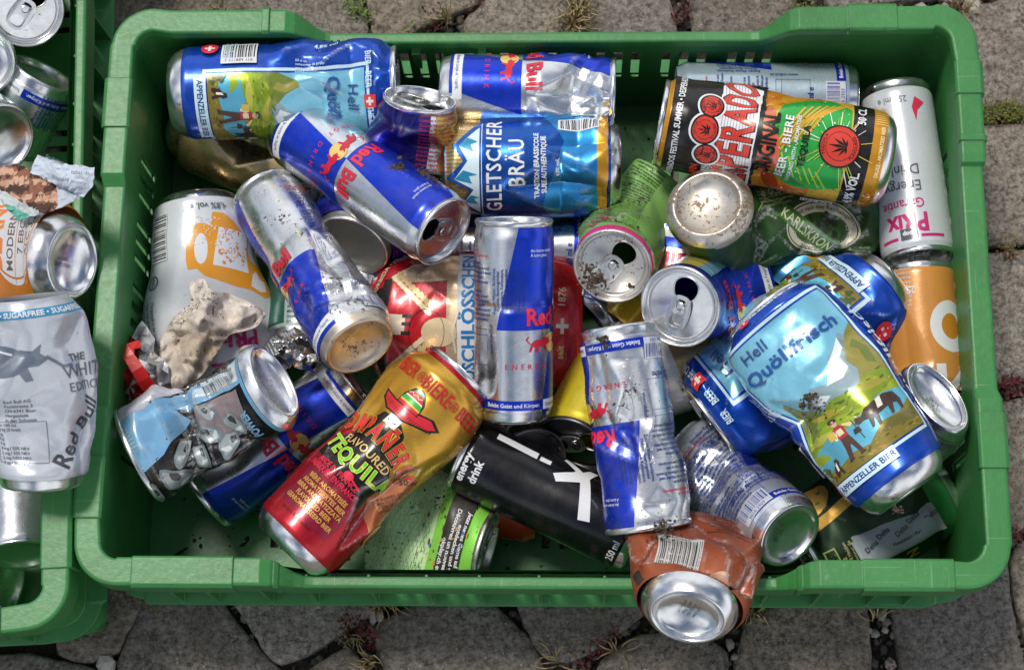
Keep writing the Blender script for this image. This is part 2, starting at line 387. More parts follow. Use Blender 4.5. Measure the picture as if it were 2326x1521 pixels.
        wear = np.clip((wear - .58) * 2.2, 0, 1) * np.random.default_rng(int(L * 10)).uniform(.05, .55, wear.shape); wear[:, :2] = 0; wear[:, -9:] = 0
        M = len(ts); idx = np.arange(N * M).reshape(N, M); i2 = np.roll(idx, -1, 0)
        Fq = np.stack([idx[:, :-1], i2[:, :-1], i2[:, 1:], idx[:, 1:]], -1).reshape(-1, 4)
        cols = np.tile(np.array(body, float), (N, M - 1, 1)); tm = (ts[:-1] + ts[1:]) / 2
        for b0, b1, bc in bands: cols[:, (tm >= b0) & (tm < b1)] = bc
        wf = wear[:, :-1, None]; WC = np.array([.66, .66, .66, .55]); cols = cols * (1 - wf) + WC * wf; cols = cols.reshape(-1, 4)
        V = P.reshape(-1, 3); NV = NR.reshape(-1, 3); faces = [Fq]
        if art:
            T = np.concatenate(art.T); Cc = np.concatenate([np.tile(k, (len(t), 1)) for t, k in zip(art.T, art.C)])
            O = np.concatenate([np.full(len(t), o) for t, o in zip(art.T, art.O)])
            keep = (T[:, :, 1].max(1) > t0) & (T[:, :, 1].min(1) < t1); T, Cc, O = T[keep], Cc[keep], O[keep]
            T, Cc, O = subdivide(T, Cc, O, 1.6)
            keep = (T[:, :, 1].min(1) > ts[0]) & (T[:, :, 1].max(1) < ts[-1]) & (np.abs(T[:, :, 0].mean(1)) < math.pi * r); T, Cc, O = T[keep], Cc[keep], O[keep]
            # outward winding
            cr_ = (T[:, 1, 0] - T[:, 0, 0]) * (T[:, 2, 1] - T[:, 0, 1]) - (T[:, 1, 1] - T[:, 0, 1]) * (T[:, 2, 0] - T[:, 0, 0])
            fl = cr_ < 0; T[fl] = T[fl][:, ::-1]
            q = T.reshape(-1, 2); fi = ((q[:, 0] / r + np.pi) / (2 * np.pi) * N) % N; i0 = np.floor(fi).astype(int) % N; fs = fi - np.floor(fi); i1 = (i0 + 1) % N
            j0 = np.clip(np.searchsorted(ts, q[:, 1]) - 1, 0, M - 2); ft = (q[:, 1] - ts[j0]) / (ts[j0 + 1] - ts[j0])
            def bi(G): return (G[i0, j0] * ((1 - fs) * (1 - ft))[:, None] + G[i1, j0] * (fs * (1 - ft))[:, None] + G[i1, j0 + 1] * (fs * ft)[:, None] + G[i0, j0 + 1] * ((1 - fs) * ft)[:, None])
            pn = bi(NR); pn /= np.linalg.norm(pn, axis=1)[:, None] + 1e-12
            wt = bi(wear[..., None]).reshape(-1, 3).mean(1)[:, None]; Cc = Cc * (1 - wt) + WC * wt
            pv = bi(P) + pn * (0.16 + np.repeat(O, 3))[:, None]
            faces.append(np.arange(len(q)).reshape(-1, 3) + len(V)); V = np.vstack([V, pv]); NV = np.vstack([NV, pn]); cols = np.vstack([cols, Cc])
        o = mesh_obj('body', V / 1000.0, faces, pm or PRINT, root, org, cols, NV); o['dirt'] = dirt
        alu = alu or ALU
        bd = dirt if bdirt is None else bdirt
        if base:
            e = rf * r
            prof = [(r * .972, foot - 1.2), (r * .945, foot * .62), (e + (r - e) * .52, foot * .3), (e + 1.3, .8), (e + .3, 0.1), (e - .8, .15), (e - 1.7, 1.2), (e - 2.4, 3.4),
                    (e * .80, 5.3), (e * .6, 7.2), (e * .35, 8.6), (0, 9.2)]
            o = c.revolve('base', prof, alu, 72); o['dirt'] = bd
            if stamp: c.stamp(o, prof, stamp)
        if lid:
            e = rl * r; la = lid_alu or ALU
            prof = [(e - .2, L - 4.2), (e + .9, L - 2.6), (e + 1.1, L - .9), (e + .5, L), (e - .5, L - .1), (e - 1.1, L - 1.2), (e - 1.9, L - 5.2), (e - 2.9, L - 5.9), (e - 4.0, L - 5.2), (e - 4.8, L - 4.3)]
            c.make_lid(prof, e - 4.8, L - 4.3, la, tab, mouth)
    def Q(c, x, y, t):
        """local cross-section coordinates (mm) at arc length t -> mm world"""
        t = np.asarray(t, float); x = np.asarray(x, float); y = np.asarray(y, float); out = []
        ex = np.where(t < 0, t, np.where(t > c.L, t - c.L, 0)); tc = np.clip(t, 0, c.L)
        g = lambda A: np.stack([np.interp(tc, c.arc, A[:, k]) for k in range(3)], -1)
        return g(c.D) + g(c.rr) * x[..., None] + g(c.nn) * y[..., None] + g(c.tg) * ex[..., None]
    def QL(c, x, y, t, anchor=None):
        """as Q but rigid to the cross-section at one end (anchor t)"""
        an = c.L if anchor is None else anchor; k = np.interp(an, c.arc, np.arange(len(c.arc))); i = int(round(k))
        a, b = float(interp_s(np.array(an / c.L), c.st, c.sa)), float(interp_s(np.array(an / c.L), c.st, c.sb))
        x, y, t = (np.asarray(v, float) for v in (x, y, t))
        return c.D[i] + c.rr[i] * (x * a)[..., None] + c.nn[i] * (y * b)[..., None] + c.tg[i] * (t - an)[..., None]
    def stamp(c, parent, prof, spec):
        lines, h, deg, oy = spec; a = Art()
        for i, w in enumerate(lines): a.text(w, 0, oy - i * h * 1.7, h, BLACK0, 0, 'c', .9, .008, .08)
        Q = rot2(np.concatenate(a.T).reshape(-1, 2), deg); pr = sorted(prof[-5:]); rad = np.hypot(Q[:, 0], Q[:, 1])
        t = np.interp(rad, [p[0] for p in pr], [p[1] for p in pr]) - .75; V = c.QL(Q[:, 0], Q[:, 1], t, 0.0)
        mesh_obj('date_code', V / 1000.0, [np.arange(len(Q)).reshape(-1, 3)], INKB, parent, np.array(c.root.location), smooth=False)
    def revolve(c, name, prof, mat, N, parent=None, anchor=0.0):
        V, F = [], []; th = np.arange(N) / N * 2 * np.pi
        for (rd, t) in prof: V.append(c.QL(rd * np.sin(th), rd * np.cos(th), np.full(N, t), anchor))
        V = np.concatenate(V)
        for j in range(len(prof) - 1):
            for i in range(N):
                k = (i + 1) % N; F.append([j * N + i, (j + 1) * N + i, (j + 1) * N + k, j * N + k] if anchor == 0.0 else [j * N + i, j * N + k, (j + 1) * N + k, (j + 1) * N + i])
        return mesh_obj(name, V / 1000.0, F, mat, parent or c.root)
    def make_lid(c, prof, rp, tl, mat, tab, mouth):
        N = 64; th = np.arange(N) / N * 2 * np.pi; V, F = [], []
        for (rd, t) in prof: V += c.QL(rd * np.sin(th), rd * np.cos(th), np.full(N, t)).tolist()
        for j in range(len(prof) - 1):
            for i in range(N): k = (i + 1) % N; F.append([j * N + i, j * N + k, (j + 1) * N + k, (j + 1) * N + i])
        if tab is None: tab = 0
        ph = R(tab); e = np.array([math.sin(ph), math.cos(ph)]); f = np.array([-e[1], e[0]])     # e: from the rivet to the mouth
        outer = [(rp * math.sin(a), rp * math.cos(a)) for a in th]
        loops = [outer]
        hole = []
        if mouth:
            kk = 22
            for i in range(kk):
                a = 2 * math.pi * i / kk; u, w = 8.8 * math.cos(a) + rp * .50, 8.2 * math.sin(a) * (1 + .18 * math.cos(a)); p = e * u + f * w; hole.append((p[0], p[1]))
            loops.append(hole[::-1])
        flat = [p for l in loops for p in l]; T = tessellate_polygon([[Vector((p[0], p[1], 0)) for p in l] for l in loops])
        b = len(V); X = np.array(flat); V += c.QL(X[:, 0], X[:, 1], np.full(len(X), tl)).tolist()
        for t in T:
            p, q, r_ = (X[i] for i in t); cr_ = (q[0] - p[0]) * (r_[1] - p[1]) - (q[1] - p[1]) * (r_[0] - p[0])
            F.append([b + i for i in (t if cr_ < 0 else t[::-1])])
        if mouth:                                                # rolled lip of the mouth
            H = np.array(hole); cen = H.mean(0); b = len(V); kk = len(H)
            for sc, dz in ((1.10, 0.15), (1.05, .55), (.985, .3), (.985, -1.6)):
                X = cen + (H - cen) * sc; V += c.QL(X[:, 0], X[:, 1], np.full(kk, tl + dz)).tolist()
            for j in range(3):
                for i in range(kk): k = (i + 1) % kk; F.append([b + j * kk + i, b + j * kk + k, b + (j + 1) * kk + k, b + (j + 1) * kk + i])
        lo = mesh_obj('lid', np.array(V) / 1000.0, F, mat, c.root); lo['dirt'] = c.dirt
        # tab
        def loop(cu, ru, rw, n, pw=2.5):
            out = []
            for i in range(n):
                a = 2 * math.pi * i / n; ca, sa = math.cos(a), math.sin(a)
                out.append((cu + ru * math.copysign(abs(ca) ** (2 / pw), ca), rw * math.copysign(abs(sa) ** (2 / pw), sa)))
            return out
        k = min(1.0, rp / 18.0); O = loop(-4.5 * k, 12 * k, 7.6 * k, 28, 2.8); I = loop(-10 * k, 4.4 * k, 4.9 * k, 18, 2.6); I2 = loop(2.4 * k, 2.2 * k, 3.6 * k, 12, 2.2)
        b2 = [O, I[::-1], I2[::-1]]; X = np.array([p for l in b2 for p in l]); T = tessellate_polygon([[Vector((p[0], p[1], 0)) for p in l] for l in b2])
        def lift(X, h):
            P = e[None] * X[:, :1] + f[None] * X[:, 1:]; z = tl + 1.1 + h + np.clip(-X[:, 0] - 2, 0, 99) * 0.09
            return c.QL(P[:, 0], P[:, 1], z)
        V = np.vstack([lift(X, 0), lift(X * [1, 1], 1.2)]); n = len(X); F = []
        for t in T:
            p, q, r_ = (X[i] for i in t); up = (q[0] - p[0]) * (r_[1] - p[1]) - (q[1] - p[1]) * (r_[0] - p[0]) > 0
            u = list(t) if up else list(t)[::-1]; F.append([i + n for i in u]); F.append(u[::-1])
        s0 = 0
        for l in b2:
            m = len(l)
            for i in range(m): F.append([s0 + i, s0 + (i + 1) % m, n + s0 + (i + 1) % m, n + s0 + i])
            s0 += m
        W = []; kk = 14; ca = np.arange(kk) / kk * 2 * np.pi
        for rd, z in ((3.0, .6), (3.0, 2.9), (2.2, 3.4), (0.01, 3.5)): W.append(c.QL(rd * k * np.sin(ca) , rd * k * np.cos(ca), np.full(kk, tl + z)))
        bb = 2 * n; V = np.vstack([V] + W)
        for j in range(3):
            for i in range(kk): F.append([bb + j * kk + i, bb + j * kk + (i + 1) % kk, bb + (j + 1) * kk + (i + 1) % kk, bb + (j + 1) * kk + i])
        to = mesh_obj('tab', V / 1000.0, F, TABM, lo, origin=np.array(c.root.location), smooth=False); to['dirt'] = c.dirt * .5
# ------------------------------------------------------------------ crates
WX, WY, CRN = 284.0, 186.5, 14.0            # inner wall line at the rim (mm)
HM, HC = 125.0, 150.0                       # rim height: middle of long sides, corners
def path_pts():
    """closed path round the wall line: (x, y, nx, ny, side, u)"""
    out = []
    def seg(a, b, n, side, step=1.0):
        L_ = math.hypot(b[0] - a[0], b[1] - a[1])
        brk = set(np.round(np.linspace(0, L_, max(2, int(L_ / 12))), 3))
        c = L_ / 2
        for q in slots_for(side, c) + [c - 178, c - 153, c + 153, c + 178]:
            if 0 < q < L_: brk.add(round(q, 3))
        brk = sorted(brk); brk = [v for i, v in enumerate(brk) if i == 0 or v - brk[i - 1] > .2]
        for v in brk[:-1]: out.append((a[0] + (b[0] - a[0]) * v / L_, a[1] + (b[1] - a[1]) * v / L_, n[0], n[1], side, v - c))
    def corner(cx, cy, a0):
        for k in range(14):
            a = R(a0 + 90 * k / 14); out.append((cx + CRN * math.cos(a), cy + CRN * math.sin(a), math.cos(a), math.sin(a), 'corner', 0))
    x, y, c = WX, WY, CRN
    seg((-x + c, -y), (x - c, -y), (0, -1), 'near'); corner(x - c, -y + c, -90)
    seg((x, -y + c), (x, y - c), (1, 0), 'right'); corner(x - c, y - c, 0)
    seg((x - c, y), (-x + c, y), (0, 1), 'far'); corner(-x + c, y - c, 90)
    seg((-x, y - c), (-x, -y + c), (-1, 0), 'left'); corner(-x + c, -y + c, 180)
    return out
def slots_for(side, c):
    q = []
    half = 165 if side in ('near', 'far') else 110
    u = -half; k = 0
    while u < half:
        q += [c + u, c + u + 6.3]; k += 1; u += 12.6 if k % 3 else 22.0
    return q
def rim_z(p):
    x, y, nx, ny, side, u = p
    if side in ('near', 'far'): return HM + (HC - HM) * sstep((abs(u) - 150) / 28.0)
    if side in ('left', 'right'): return HC - 5.0 * (1 - sstep((abs(u - 5) - 78) / 3.0))
    return HC
def rim_w(p):
    x, y, nx, ny, side, u = p
    if side in ('near', 'far'):
        k = sstep((abs(u) - 150) / 28.0); return (5.0 - 8.5 * k, 13.0 + 2.0 * k) if side == 'near' else (-1.5 - 3.0 * k, 7.0 + 6.5 * k)
    if side in ('left', 'right'): return -1.0, 16.0 - 1.6 * (1 - sstep((abs(u - 5) - 78) / 3.0))
    return -2.5, 15.0
def build_crate(root, org, M4):
    """M4: local mm -> world m"""
    P = path_pts(); n = len(P)
    def tw(V): V = np.asarray(V, float); return (np.c_[V, np.ones(len(V))] @ M4.T)[:, :3]
    def off(p, o, z):
        tp = 0.5 * (1 - z / HM)                                  # walls lean in towards the floor
        return (p[0] + p[2] * (o - tp), p[1] + p[3] * (o - tp), z)
    # wall: cells along the path x levels, slots left open
    lev0 = [0.0, 62.0, 104.0]; mb = MB(); solid = np.ones((n, 3), bool)
    for i in range(n):
        p, q = P[i], P[(i + 1) % n]
        if p[4] in ('near', 'far', 'left', 'right') and q[4] == p[4]:
            mid = (p[5] + q[5]) / 2; s = slots_for(p[4], 0.0)
            if any(s[k] - .01 < mid < s[k + 1] + .01 for k in range(0, len(s), 2)): solid[i, 1] = False
    def z_at(i, j): return lev0[j] if j < 3 else rim_z(P[i % n]) - 4.0
    th = 2.6
    for i in range(n):
        k = (i + 1) % n
        for j in range(3):
            if not solid[i, j]: continue
            z = [z_at(i, j), z_at(k, j), z_at(k, j + 1), z_at(i, j + 1)]
            A = [off(P[i], 0, z[0]), off(P[k], 0, z[1]), off(P[k], 0, z[2]), off(P[i], 0, z[3])]
            B = [off(P[i], th, z[0]), off(P[k], th, z[1]), off(P[k], th, z[2]), off(P[i], th, z[3])]
            F = [[3, 2, 1, 0], [4, 5, 6, 7]]
            if not solid[(i - 1) % n, j]: F.append([0, 4, 7, 3])
            if not solid[k, j]: F.append([1, 2, 6, 5])
            if j > 0 and not solid[i, j - 1] or j == 0: F.append([0, 1, 5, 4])
            if j < 2 and not solid[i, j + 1]: F.append([3, 7, 6, 2])
            mb.add(A + B, F)
    # hooks and ribs of the outer face, stacking ledge with gussets
    for i in range(n):
        k = (i + 1) % n; wd = lambda p: {'corner': 13.0, 'near': 16.5}.get(p[4], 14.0)
        prof = [(th - .3, 64), (wd(P[i]), 61), (wd(P[i]), 57), (th - .3, 54)]; pr2 = [(th - .3, 64), (wd(P[k]), 61), (wd(P[k]), 57), (th - .3, 54)]
        a = [off(P[i], o, z) for o, z in prof]; b = [off(P[k], o, z) for o, z in pr2]
        mb.add(a + b, [[0, 1, 5, 4], [1, 2, 6, 5], [2, 3, 7, 6]])
    for side, us in (('near', (-250, -222, -190, -150, -112, -75, 75, 40, 0, -38, 112, 150, 190, 215, 250)), ('far', (-230, -190, -75, 75, 190, 230)), ('left', (-150, -105, 105, 150)), ('right', (-150, -105, 105, 150))):
        for u in us:
            j = min((i for i in range(n) if P[i][4] == side), key=lambda i: abs(P[i][5] - u)); p = P[j]
            tx, ty = -p[3], p[2]; z1 = rim_z(p) - 6
            for s in (0,):
                a = [off(p, th - .2, 58), off(p, 15.0 if side == 'near' else 12.5, 60), off(p, 12 if side == 'near' else 6.5 if side == 'far' else 12, z1), off(p, th - .2, z1)]
                V = [(x + tx * d, y + ty * d, z) for d in (-1.0, 1.0) for x, y, z in a]
                mb.add(V, [[0, 1, 2, 3], [7, 6, 5, 4], [0, 4, 5, 1], [1, 5, 6, 2], [2, 6, 7, 3], [3, 7, 4, 0]])
    # inner hooks between the slots of the long walls
    for u in (-92.5, -40.5):
        j = min((i for i in range(n) if P[i][4] == 'far'), key=lambda i: abs(P[i][5] + u)); p = P[j]
        x, y, _ = off(p, 0, 108); mb.box(x - 3, x + 3, y - 4.5, y + .5, 88, 112)
    mesh_obj('wall', tw(mb.v), mb.f, GREEN, root, smooth=False)
    # rim
    mb = MB(); rows = []
    for p in P:
        z = rim_z(p); i_, o_ = rim_w(p); sk = 21.0
        prof = [(i_, z - 9), (i_, z - 1.6), (i_ + .5, z - .45), (i_ + 1.6, z), (o_ - 2.2, z), (o_ - .7, z - .6), (o_, z - 2.2), (o_ + .6, z - sk), (o_ - 1.7, z - sk), (o_ - 2.2, z - 3), (i_ + 2.4, z - 3), (i_ + 2.4, z - 9)]
        rows.append([(p[0] + p[2] * o, p[1] + p[3] * o, zz) for o, zz in prof])
    m = len(rows[0]); V = [v for r_ in rows for v in r_]; F = []
    for i in range(n):
        k = (i + 1) % n
        for j in range(m): F.append([i * m + j, k * m + j, k * m + (j + 1) % m, i * m + (j + 1) % m])
    mb.add(V, F)
    def plate(side, u0, u1, e=1.5):                              # raised label plates and ridges moulded on the rim
        ii = [i for i in range(n) if P[i][4] == side and min(u0, u1) - 7 <= P[i][5] <= max(u0, u1) + 7]
        if len(ii) < 2: return
        pi, pj = P[ii[0]], P[ii[-1]]; us = np.linspace(min(u0, u1), max(u0, u1), 6); L_ = []
        for u in us:
            f = (u - pi[5]) / (pj[5] - pi[5]); p = (pi[0] + (pj[0] - pi[0]) * f, pi[1] + (pj[1] - pi[1]) * f, pi[2], pi[3], side, u)
            z = rim_z(p); i_, o_ = rim_w(p)
            prof = [(i_ - .2, z - 8), (i_ - e * .6, z - .4), (i_ + .6, z + e), (o_ - 1.2, z + e), (o_ + e, z - 1), (o_ + e + .5, z - 20), (o_ - 1, z - 20)]
            L_.append([(p[0] + p[2] * o, p[1] + p[3] * o, zz) for o, zz in prof])
        q = len(L_[0]); V = [v for r_ in L_ for v in r_]; F = []
        for a in range(len(L_) - 1):
            for j in range(q - 1): F.append([a * q + j, (a + 1) * q + j, (a + 1) * q + j + 1, a * q + j + 1])
        F.append(list(range(q))); F.append([(len(L_) - 1) * q + j for j in range(q)][::-1]); mb.add(V, F)
    plate('left', -148, -112); plate('left', 118, 158); plate('right', 134, 158); plate('right', -124, -88); plate('right', 100, 104, 1.2)
    plate('far', -245, -212); plate('far', 189, 194, 1.8); plate('near', 205, 262, 1.3); plate('near', 165, 168, .8); plate('near', -195, -260, 1.2); plate('near', -167, -170, .8)
    ob = mesh_obj('rim', tw(mb.v), mb.f, GREEN, root, smooth=False)
    # floor with slots
    sl = []
    for s in (-1, 1):
        for x in (-196, -183, -98, -85, 0, 13, 84, 97, 184, 197): sl.append((x, x + 5.5, s * 140 - 15, s * 140 + 15))
        for y in (-88, -12, 64, 96): sl.append((s * 240 - 13, s * 240 + 13, y, y + 5.0))
    for x in (-150, -50, 50, 150):
        for y in (-60, 60): sl.append((x, x + 30, y, y + 5.0))
    xs = sorted({-WX + .4, WX - .4} | {v for a in sl for v in a[:2]}); ys = sorted({-WY + .4, WY - .4} | {v for a in sl for v in a[2:]})
    mb = MB(); nx, ny = len(xs) - 1, len(ys) - 1; op = np.zeros((nx, ny), bool)
    for a in sl:
        for i in range(nx):
            if a[0] <= xs[i] < a[1] - .01:
                for j in range(ny):
                    if a[2] <= ys[j] < a[3] - .01: op[i, j] = True
    z0, z1 = 3.0, 6.0
    for i in range(nx):
        for j in range(ny):
            if op[i, j]: continue
            x0, x1, y0, y1 = xs[i], xs[i + 1], ys[j], ys[j + 1]
            V = [(x0, y0, z0), (x1, y0, z0), (x1, y1, z0), (x0, y1, z0), (x0, y0, z1), (x1, y0, z1), (x1, y1, z1), (x0, y1, z1)]; F = [[4, 5, 6, 7], [3, 2, 1, 0]]
            if i > 0 and op[i - 1, j]: F.append([0, 4, 7, 3])
            if i < nx - 1 and op[i + 1, j]: F.append([1, 2, 6, 5])
            if j > 0 and op[i, j - 1]: F.append([0, 1, 5, 4])
            if j < ny - 1 and op[i, j + 1]: F.append([3, 7, 6, 2])
            mb.add(V, F)
    mesh_obj('floor', tw(mb.v), mb.f, GREEN_FLOOR, root, smooth=False)
def crate(ox, oy, deg, oz, label):
    M4 = np.eye(4); M4[:3, :3] = _rz(R(deg)) * 0.001; M4[:3, 3] = (ox, oy, oz)
    root = empty('plastic_crate', (ox, oy, oz), label, 'crate', 'green plastic crates full of cans')
    build_crate(root, np.array([ox, oy, oz]), M4); return root
crate(0.0, 0.0, 0.0, 0.001, 'wide green plastic crate in the middle holding a heap of crushed cans')
crate(-0.5165, 0.058, 93.3, 0.001, 'cut off green plastic crate at the edge with a torn cigarette packet over its side')
# ------------------------------------------------------------------ paving
def stone_mat():
    m, N, L, B = new_mat('cobble_stone')
    c = N.new('ShaderNodeVertexColor'); c.layer_name = 'Col'
    f = noise(N, L, 300, 4, 0.85); md = noise(N, L, 130, 5, 0.75); bg_ = noise(N, L, 22, 5, 0.6)
    v = math_(N, L, 'ADD', math_(N, L, 'MULTIPLY', f, .55), math_(N, L, 'MULTIPLY', md, .45))
    g = ramp(N, L, v, 0.41, 0.60, (0.28, 0.27, 0.26, 1), (1.75, 1.72, 1.66, 1))
    m1 = N.new('ShaderNodeMix'); m1.data_type = 'RGBA'; m1.blend_type = 'MULTIPLY'; m1.inputs['Factor'].default_value = 1
    L.new(c.outputs['Color'], m1.inputs['A']); L.new(g, m1.inputs['B'])
    col = mixc(N, L, math_(N, L, 'MULTIPLY', math_(N, L, 'SUBTRACT', bg_, .45, True), 2.2, True), m1.outputs['Result'], (0.13, 0.105, 0.075, 1))
    vo = N.new('ShaderNodeTexVoronoi'); vo.inputs['Scale'].default_value = 170; tc = N.new('ShaderNodeTexCoord'); L.new(tc.outputs['Object'], vo.inputs['Vector'])
    sp = math_(N, L, 'MULTIPLY', math_(N, L, 'SUBTRACT', 0.20, vo.outputs['Distance'], True), 9, True)
    pick = math_(N, L, 'GREATER_THAN', noise(N, L, 90, 2), 0.56)
    col = mixc(N, L, math_(N, L, 'MULTIPLY', sp, pick), col, (0.34, 0.31, 0.27, 1))
    L.new(col, B.inputs['Base Color']); B.inputs['Roughness'].default_value = 0.85
    h = math_(N, L, 'ADD', math_(N, L, 'MULTIPLY', v, 1.0), math_(N, L, 'MULTIPLY', bg_, 1.4)); bump(N, L, B, h, 0.9, 0.0022); return m
STONES = [
 [(600, -60), (790, -60), (832, 62), (826, 110), (560, 130), (540, 40)], [(826, -70), (1130, -60), (1080, 8), (960, 55), (930, 72), (868, 100), (850, 60)],
 [(1060, 45), (1120, -8), (1140, -50), (1290, -60), (1290, 60), (1285, 140), (1060, 130)], [(1308, -60), (1500, -60), (1528, 40), (1538, 110), (1330, 120), (1312, 70)],
 [(1568, -50), (1800, -50), (1806, 20), (1790, 50), (1700, 76), (1660, 80), (1585, 100)], [(1880, -60), (2150, -60), (2130, -10), (1990, 5), (1890, 25)],
 [(2210, 18), (2360, -20), (2500, 0), (2500, 225), (2330, 232), (2232, 236), (2130, 240), (2130, 40)], [(2150, 285), (2330, 285), (2500, 280), (2500, 545), (2330, 540), (2252, 550), (2140, 552)],
 [(2150, 585), (2250, 580), (2330, 570), (2500, 570), (2500, 850), (2330, 846), (2278, 862), (2150, 865)], [(2160, 915), (2285, 914), (2330, 906), (2500, 910), (2500, 1180), (2330, 1190), (2300, 1200), (2170, 1200)],
 [(2318, 1235), (2500, 1225), (2500, 1560), (2400, 1570), (2330, 1420), (2302, 1300)],
 [(340, 1330), (480, 1340), (530, 1420), (640, 1530), (600, 1620), (300, 1620), (268, 1500), (300, 1440)], [(500, 1330), (560, 1300), (880, 1310), (870, 1370), (760, 1440), (640, 1505), (610, 1480), (560, 1400)],
 [(700, 1530), (740, 1500), (790, 1470), (840, 1540), (900, 1620), (650, 1640)], [(850, 1420), (960, 1365), (1060, 1330), (1110, 1370), (1200, 1455), (1235, 1530), (1230, 1640), (930, 1640), (860, 1470)],
 [(1170, 1330), (1480, 1300), (1460, 1395), (1330, 1480), (1270, 1500), (1222, 1470), (1190, 1400)], [(1370, 1500), (1440, 1450), (1560, 1430), (1650, 1480), (1640, 1660), (1330, 1660)],
 [(1700, 1420), (1740, 1390), (1800, 1350), (1960, 1320), (1970, 1450), (1985, 1640), (1690, 1660), (1680, 1500)], [(2020, 1330), (2290, 1260), (2290, 1330), (2310, 1460), (2345, 1560), (2330, 1650), (2060, 1650), (2050, 1470)],
 [(1840, 1660), (2000, 1665), (2010, 1800), (1760, 1800)],
 [(222, -80), (560, -80), (575, -20), (520, 60), (500, 140), (218, 130)], [(214, 150), (480, 160), (480, 480), (200, 480)], [(190, 500), (480, 500), (480, 800), (170, 800)], [(140, 1300), (300, 1330), (320, 1370), (265, 1470), (190, 1500), (130, 1480)], [(-200, 1500), (60, 1490), (215, 1520), (260, 1640), (-200, 1640)],
]
def inside(x, y, poly):
    r = False; j = len(poly) - 1
    for i in range(len(poly)):
        xi, yi = poly[i]; xj, yj = poly[j]
        if (yi > y) != (yj > y) and x < (xj - xi) * (y - yi) / (yj - yi) + xi: r = not r
        j = i
    return r
rnd = random.Random(4)
SP = [[tuple(at(x, y, 0)[:2]) for x, y in s] for s in STONES]
AX0, AX1, AY0, AY1 = -0.46, 0.50, -0.36, 0.40               # everything beyond the traced stones is filled with a regular bond
def fill_stones():
    out = []; s = 0.092; j = 0; y = -1.6
    while y < 1.7:
        x = -2.0 + (j % 2) * s * .5; h = s * rnd.uniform(.9, 1.05)
        while x < 2.0:
            w = s * rnd.uniform(.85, 1.15); cx, cy = x + w / 2, y + h / 2
            pr = [(x + w * i / 4, y + h * k / 4) for i in range(5) for k in range(5)]
            if not any(inside(q[0], q[1], s_) for q in pr for s_ in SP):
                g = .0045
                out.append([(x + g + rnd.uniform(-.003, .003), y + g + rnd.uniform(-.003, .003)), (x + w - g + rnd.uniform(-.003, .003), y + g + rnd.uniform(-.003, .003)),
                            (x + w - g + rnd.uniform(-.003, .003), y + h - g + rnd.uniform(-.003, .003)), (x + g + rnd.uniform(-.003, .003), y + h - g + rnd.uniform(-.003, .003))])
            x += w
        y += h; j += 1
    return out
def build_paving():
    V, F, C = [], [], []
    from mathutils import noise as mn
    for traced, polys in ((1, SP), (0, fill_stones())):
        for p in polys:
            A = sum(p[i - 1][0] * p[i][1] - p[i][0] * p[i - 1][1] for i in range(len(p)))
            if A < 0: p = p[::-1]
            cx, cy = sum(q[0] for q in p) / len(p), sum(q[1] for q in p) / len(p)
            if traced: p = [(cx + (q[0] - cx) * (1 + .0034 / max(.02, math.hypot(q[0] - cx, q[1] - cy))), cy + (q[1] - cy) * (1 + .0034 / max(.02, math.hypot(q[0] - cx, q[1] - cy)))) for q in p]
            ring = []; step = .006 if traced else .03
            for i in range(len(p)):
                a, b = p[i], p[(i + 1) % len(p)]; d = math.hypot(b[0] - a[0], b[1] - a[1]); k = max(1, int(d / step))
                for q in range(k): ring.append((a[0] + (b[0] - a[0]) * q / k, a[1] + (b[1] - a[1]) * q / k))
            for _ in range(1 if traced else 0):
                ring = [((ring[i - 1][0] + 2 * ring[i][0] + ring[(i + 1) % len(ring)][0]) / 4, (ring[i - 1][1] + 2 * ring[i][1] + ring[(i + 1) % len(ring)][1]) / 4) for i in range(len(ring))]
            if traced: ring = [(x + .0016 * mn.noise((x * 90, y * 90, 1)), y + .0016 * mn.noise((x * 90, y * 90, 7))) for x, y in ring]
            g = rnd.uniform(.80, 1.2); wv = rnd.uniform(-1, 1); col = (0.205 * g * (1 + .06 * wv), 0.176 * g, 0.146 * g * (1 - .09 * wv), 0)
            m = len(ring); b0 = len(V); levels = [(1.0, -.03), (1.0, -.006), (.985, -.0022), (.955, -.0003), (.86, .0006), (.65, .001), (.35, .001)]
            for sc, z in levels:
                for x, y in ring:
                    X, Y = cx + (x - cx) * sc, cy + (y - cy) * sc
                    V.append((X, Y, z + (.0022 * mn.noise((X * 28, Y * 28, 3)) + .0010 * mn.noise((X * 95, Y * 95, 5)) if sc < .99 else 0) - .001))
            V.append((cx, cy, 0)); c_ = len(V) - 1
            for j in range(len(levels) - 1):
                for i in range(m): F.append([b0 + j * m + i, b0 + j * m + (i + 1) % m, b0 + (j + 1) * m + (i + 1) % m, b0 + (j + 1) * m + i]); C.append(col)
            j = len(levels) - 1
            for i in range(m): F.append([b0 + j * m + i, b0 + j * m + (i + 1) % m, c_]); C.append(col)
    o = mesh_obj('pavement', np.array(V), F, stone_mat(), None, np.zeros(3), C); props(o, 'grey cobblestones laid close together under the crates', 'paving', kind='structure')
build_paving()
# soil in the joints, far ground
SOIL = flat_mat('joint_soil', (0.028, 0.020, 0.014), 0.95, 0, .7, 240, 1.0, .004)
mb = MB(); k = 60
xs = np.linspace(-2.2, 2.2, 2); 
mb.add([(-150, -150, -.011), (150, -150, -.011), (150, 150, -.011), (-150, 150, -.011)], [[0, 1, 2, 3]])
o = mesh_obj('ground', mb.v, mb.f, SOIL, None, np.zeros(3), smooth=False); props(o, 'dark soil showing in the joints between the stones', 'ground', kind='structure')

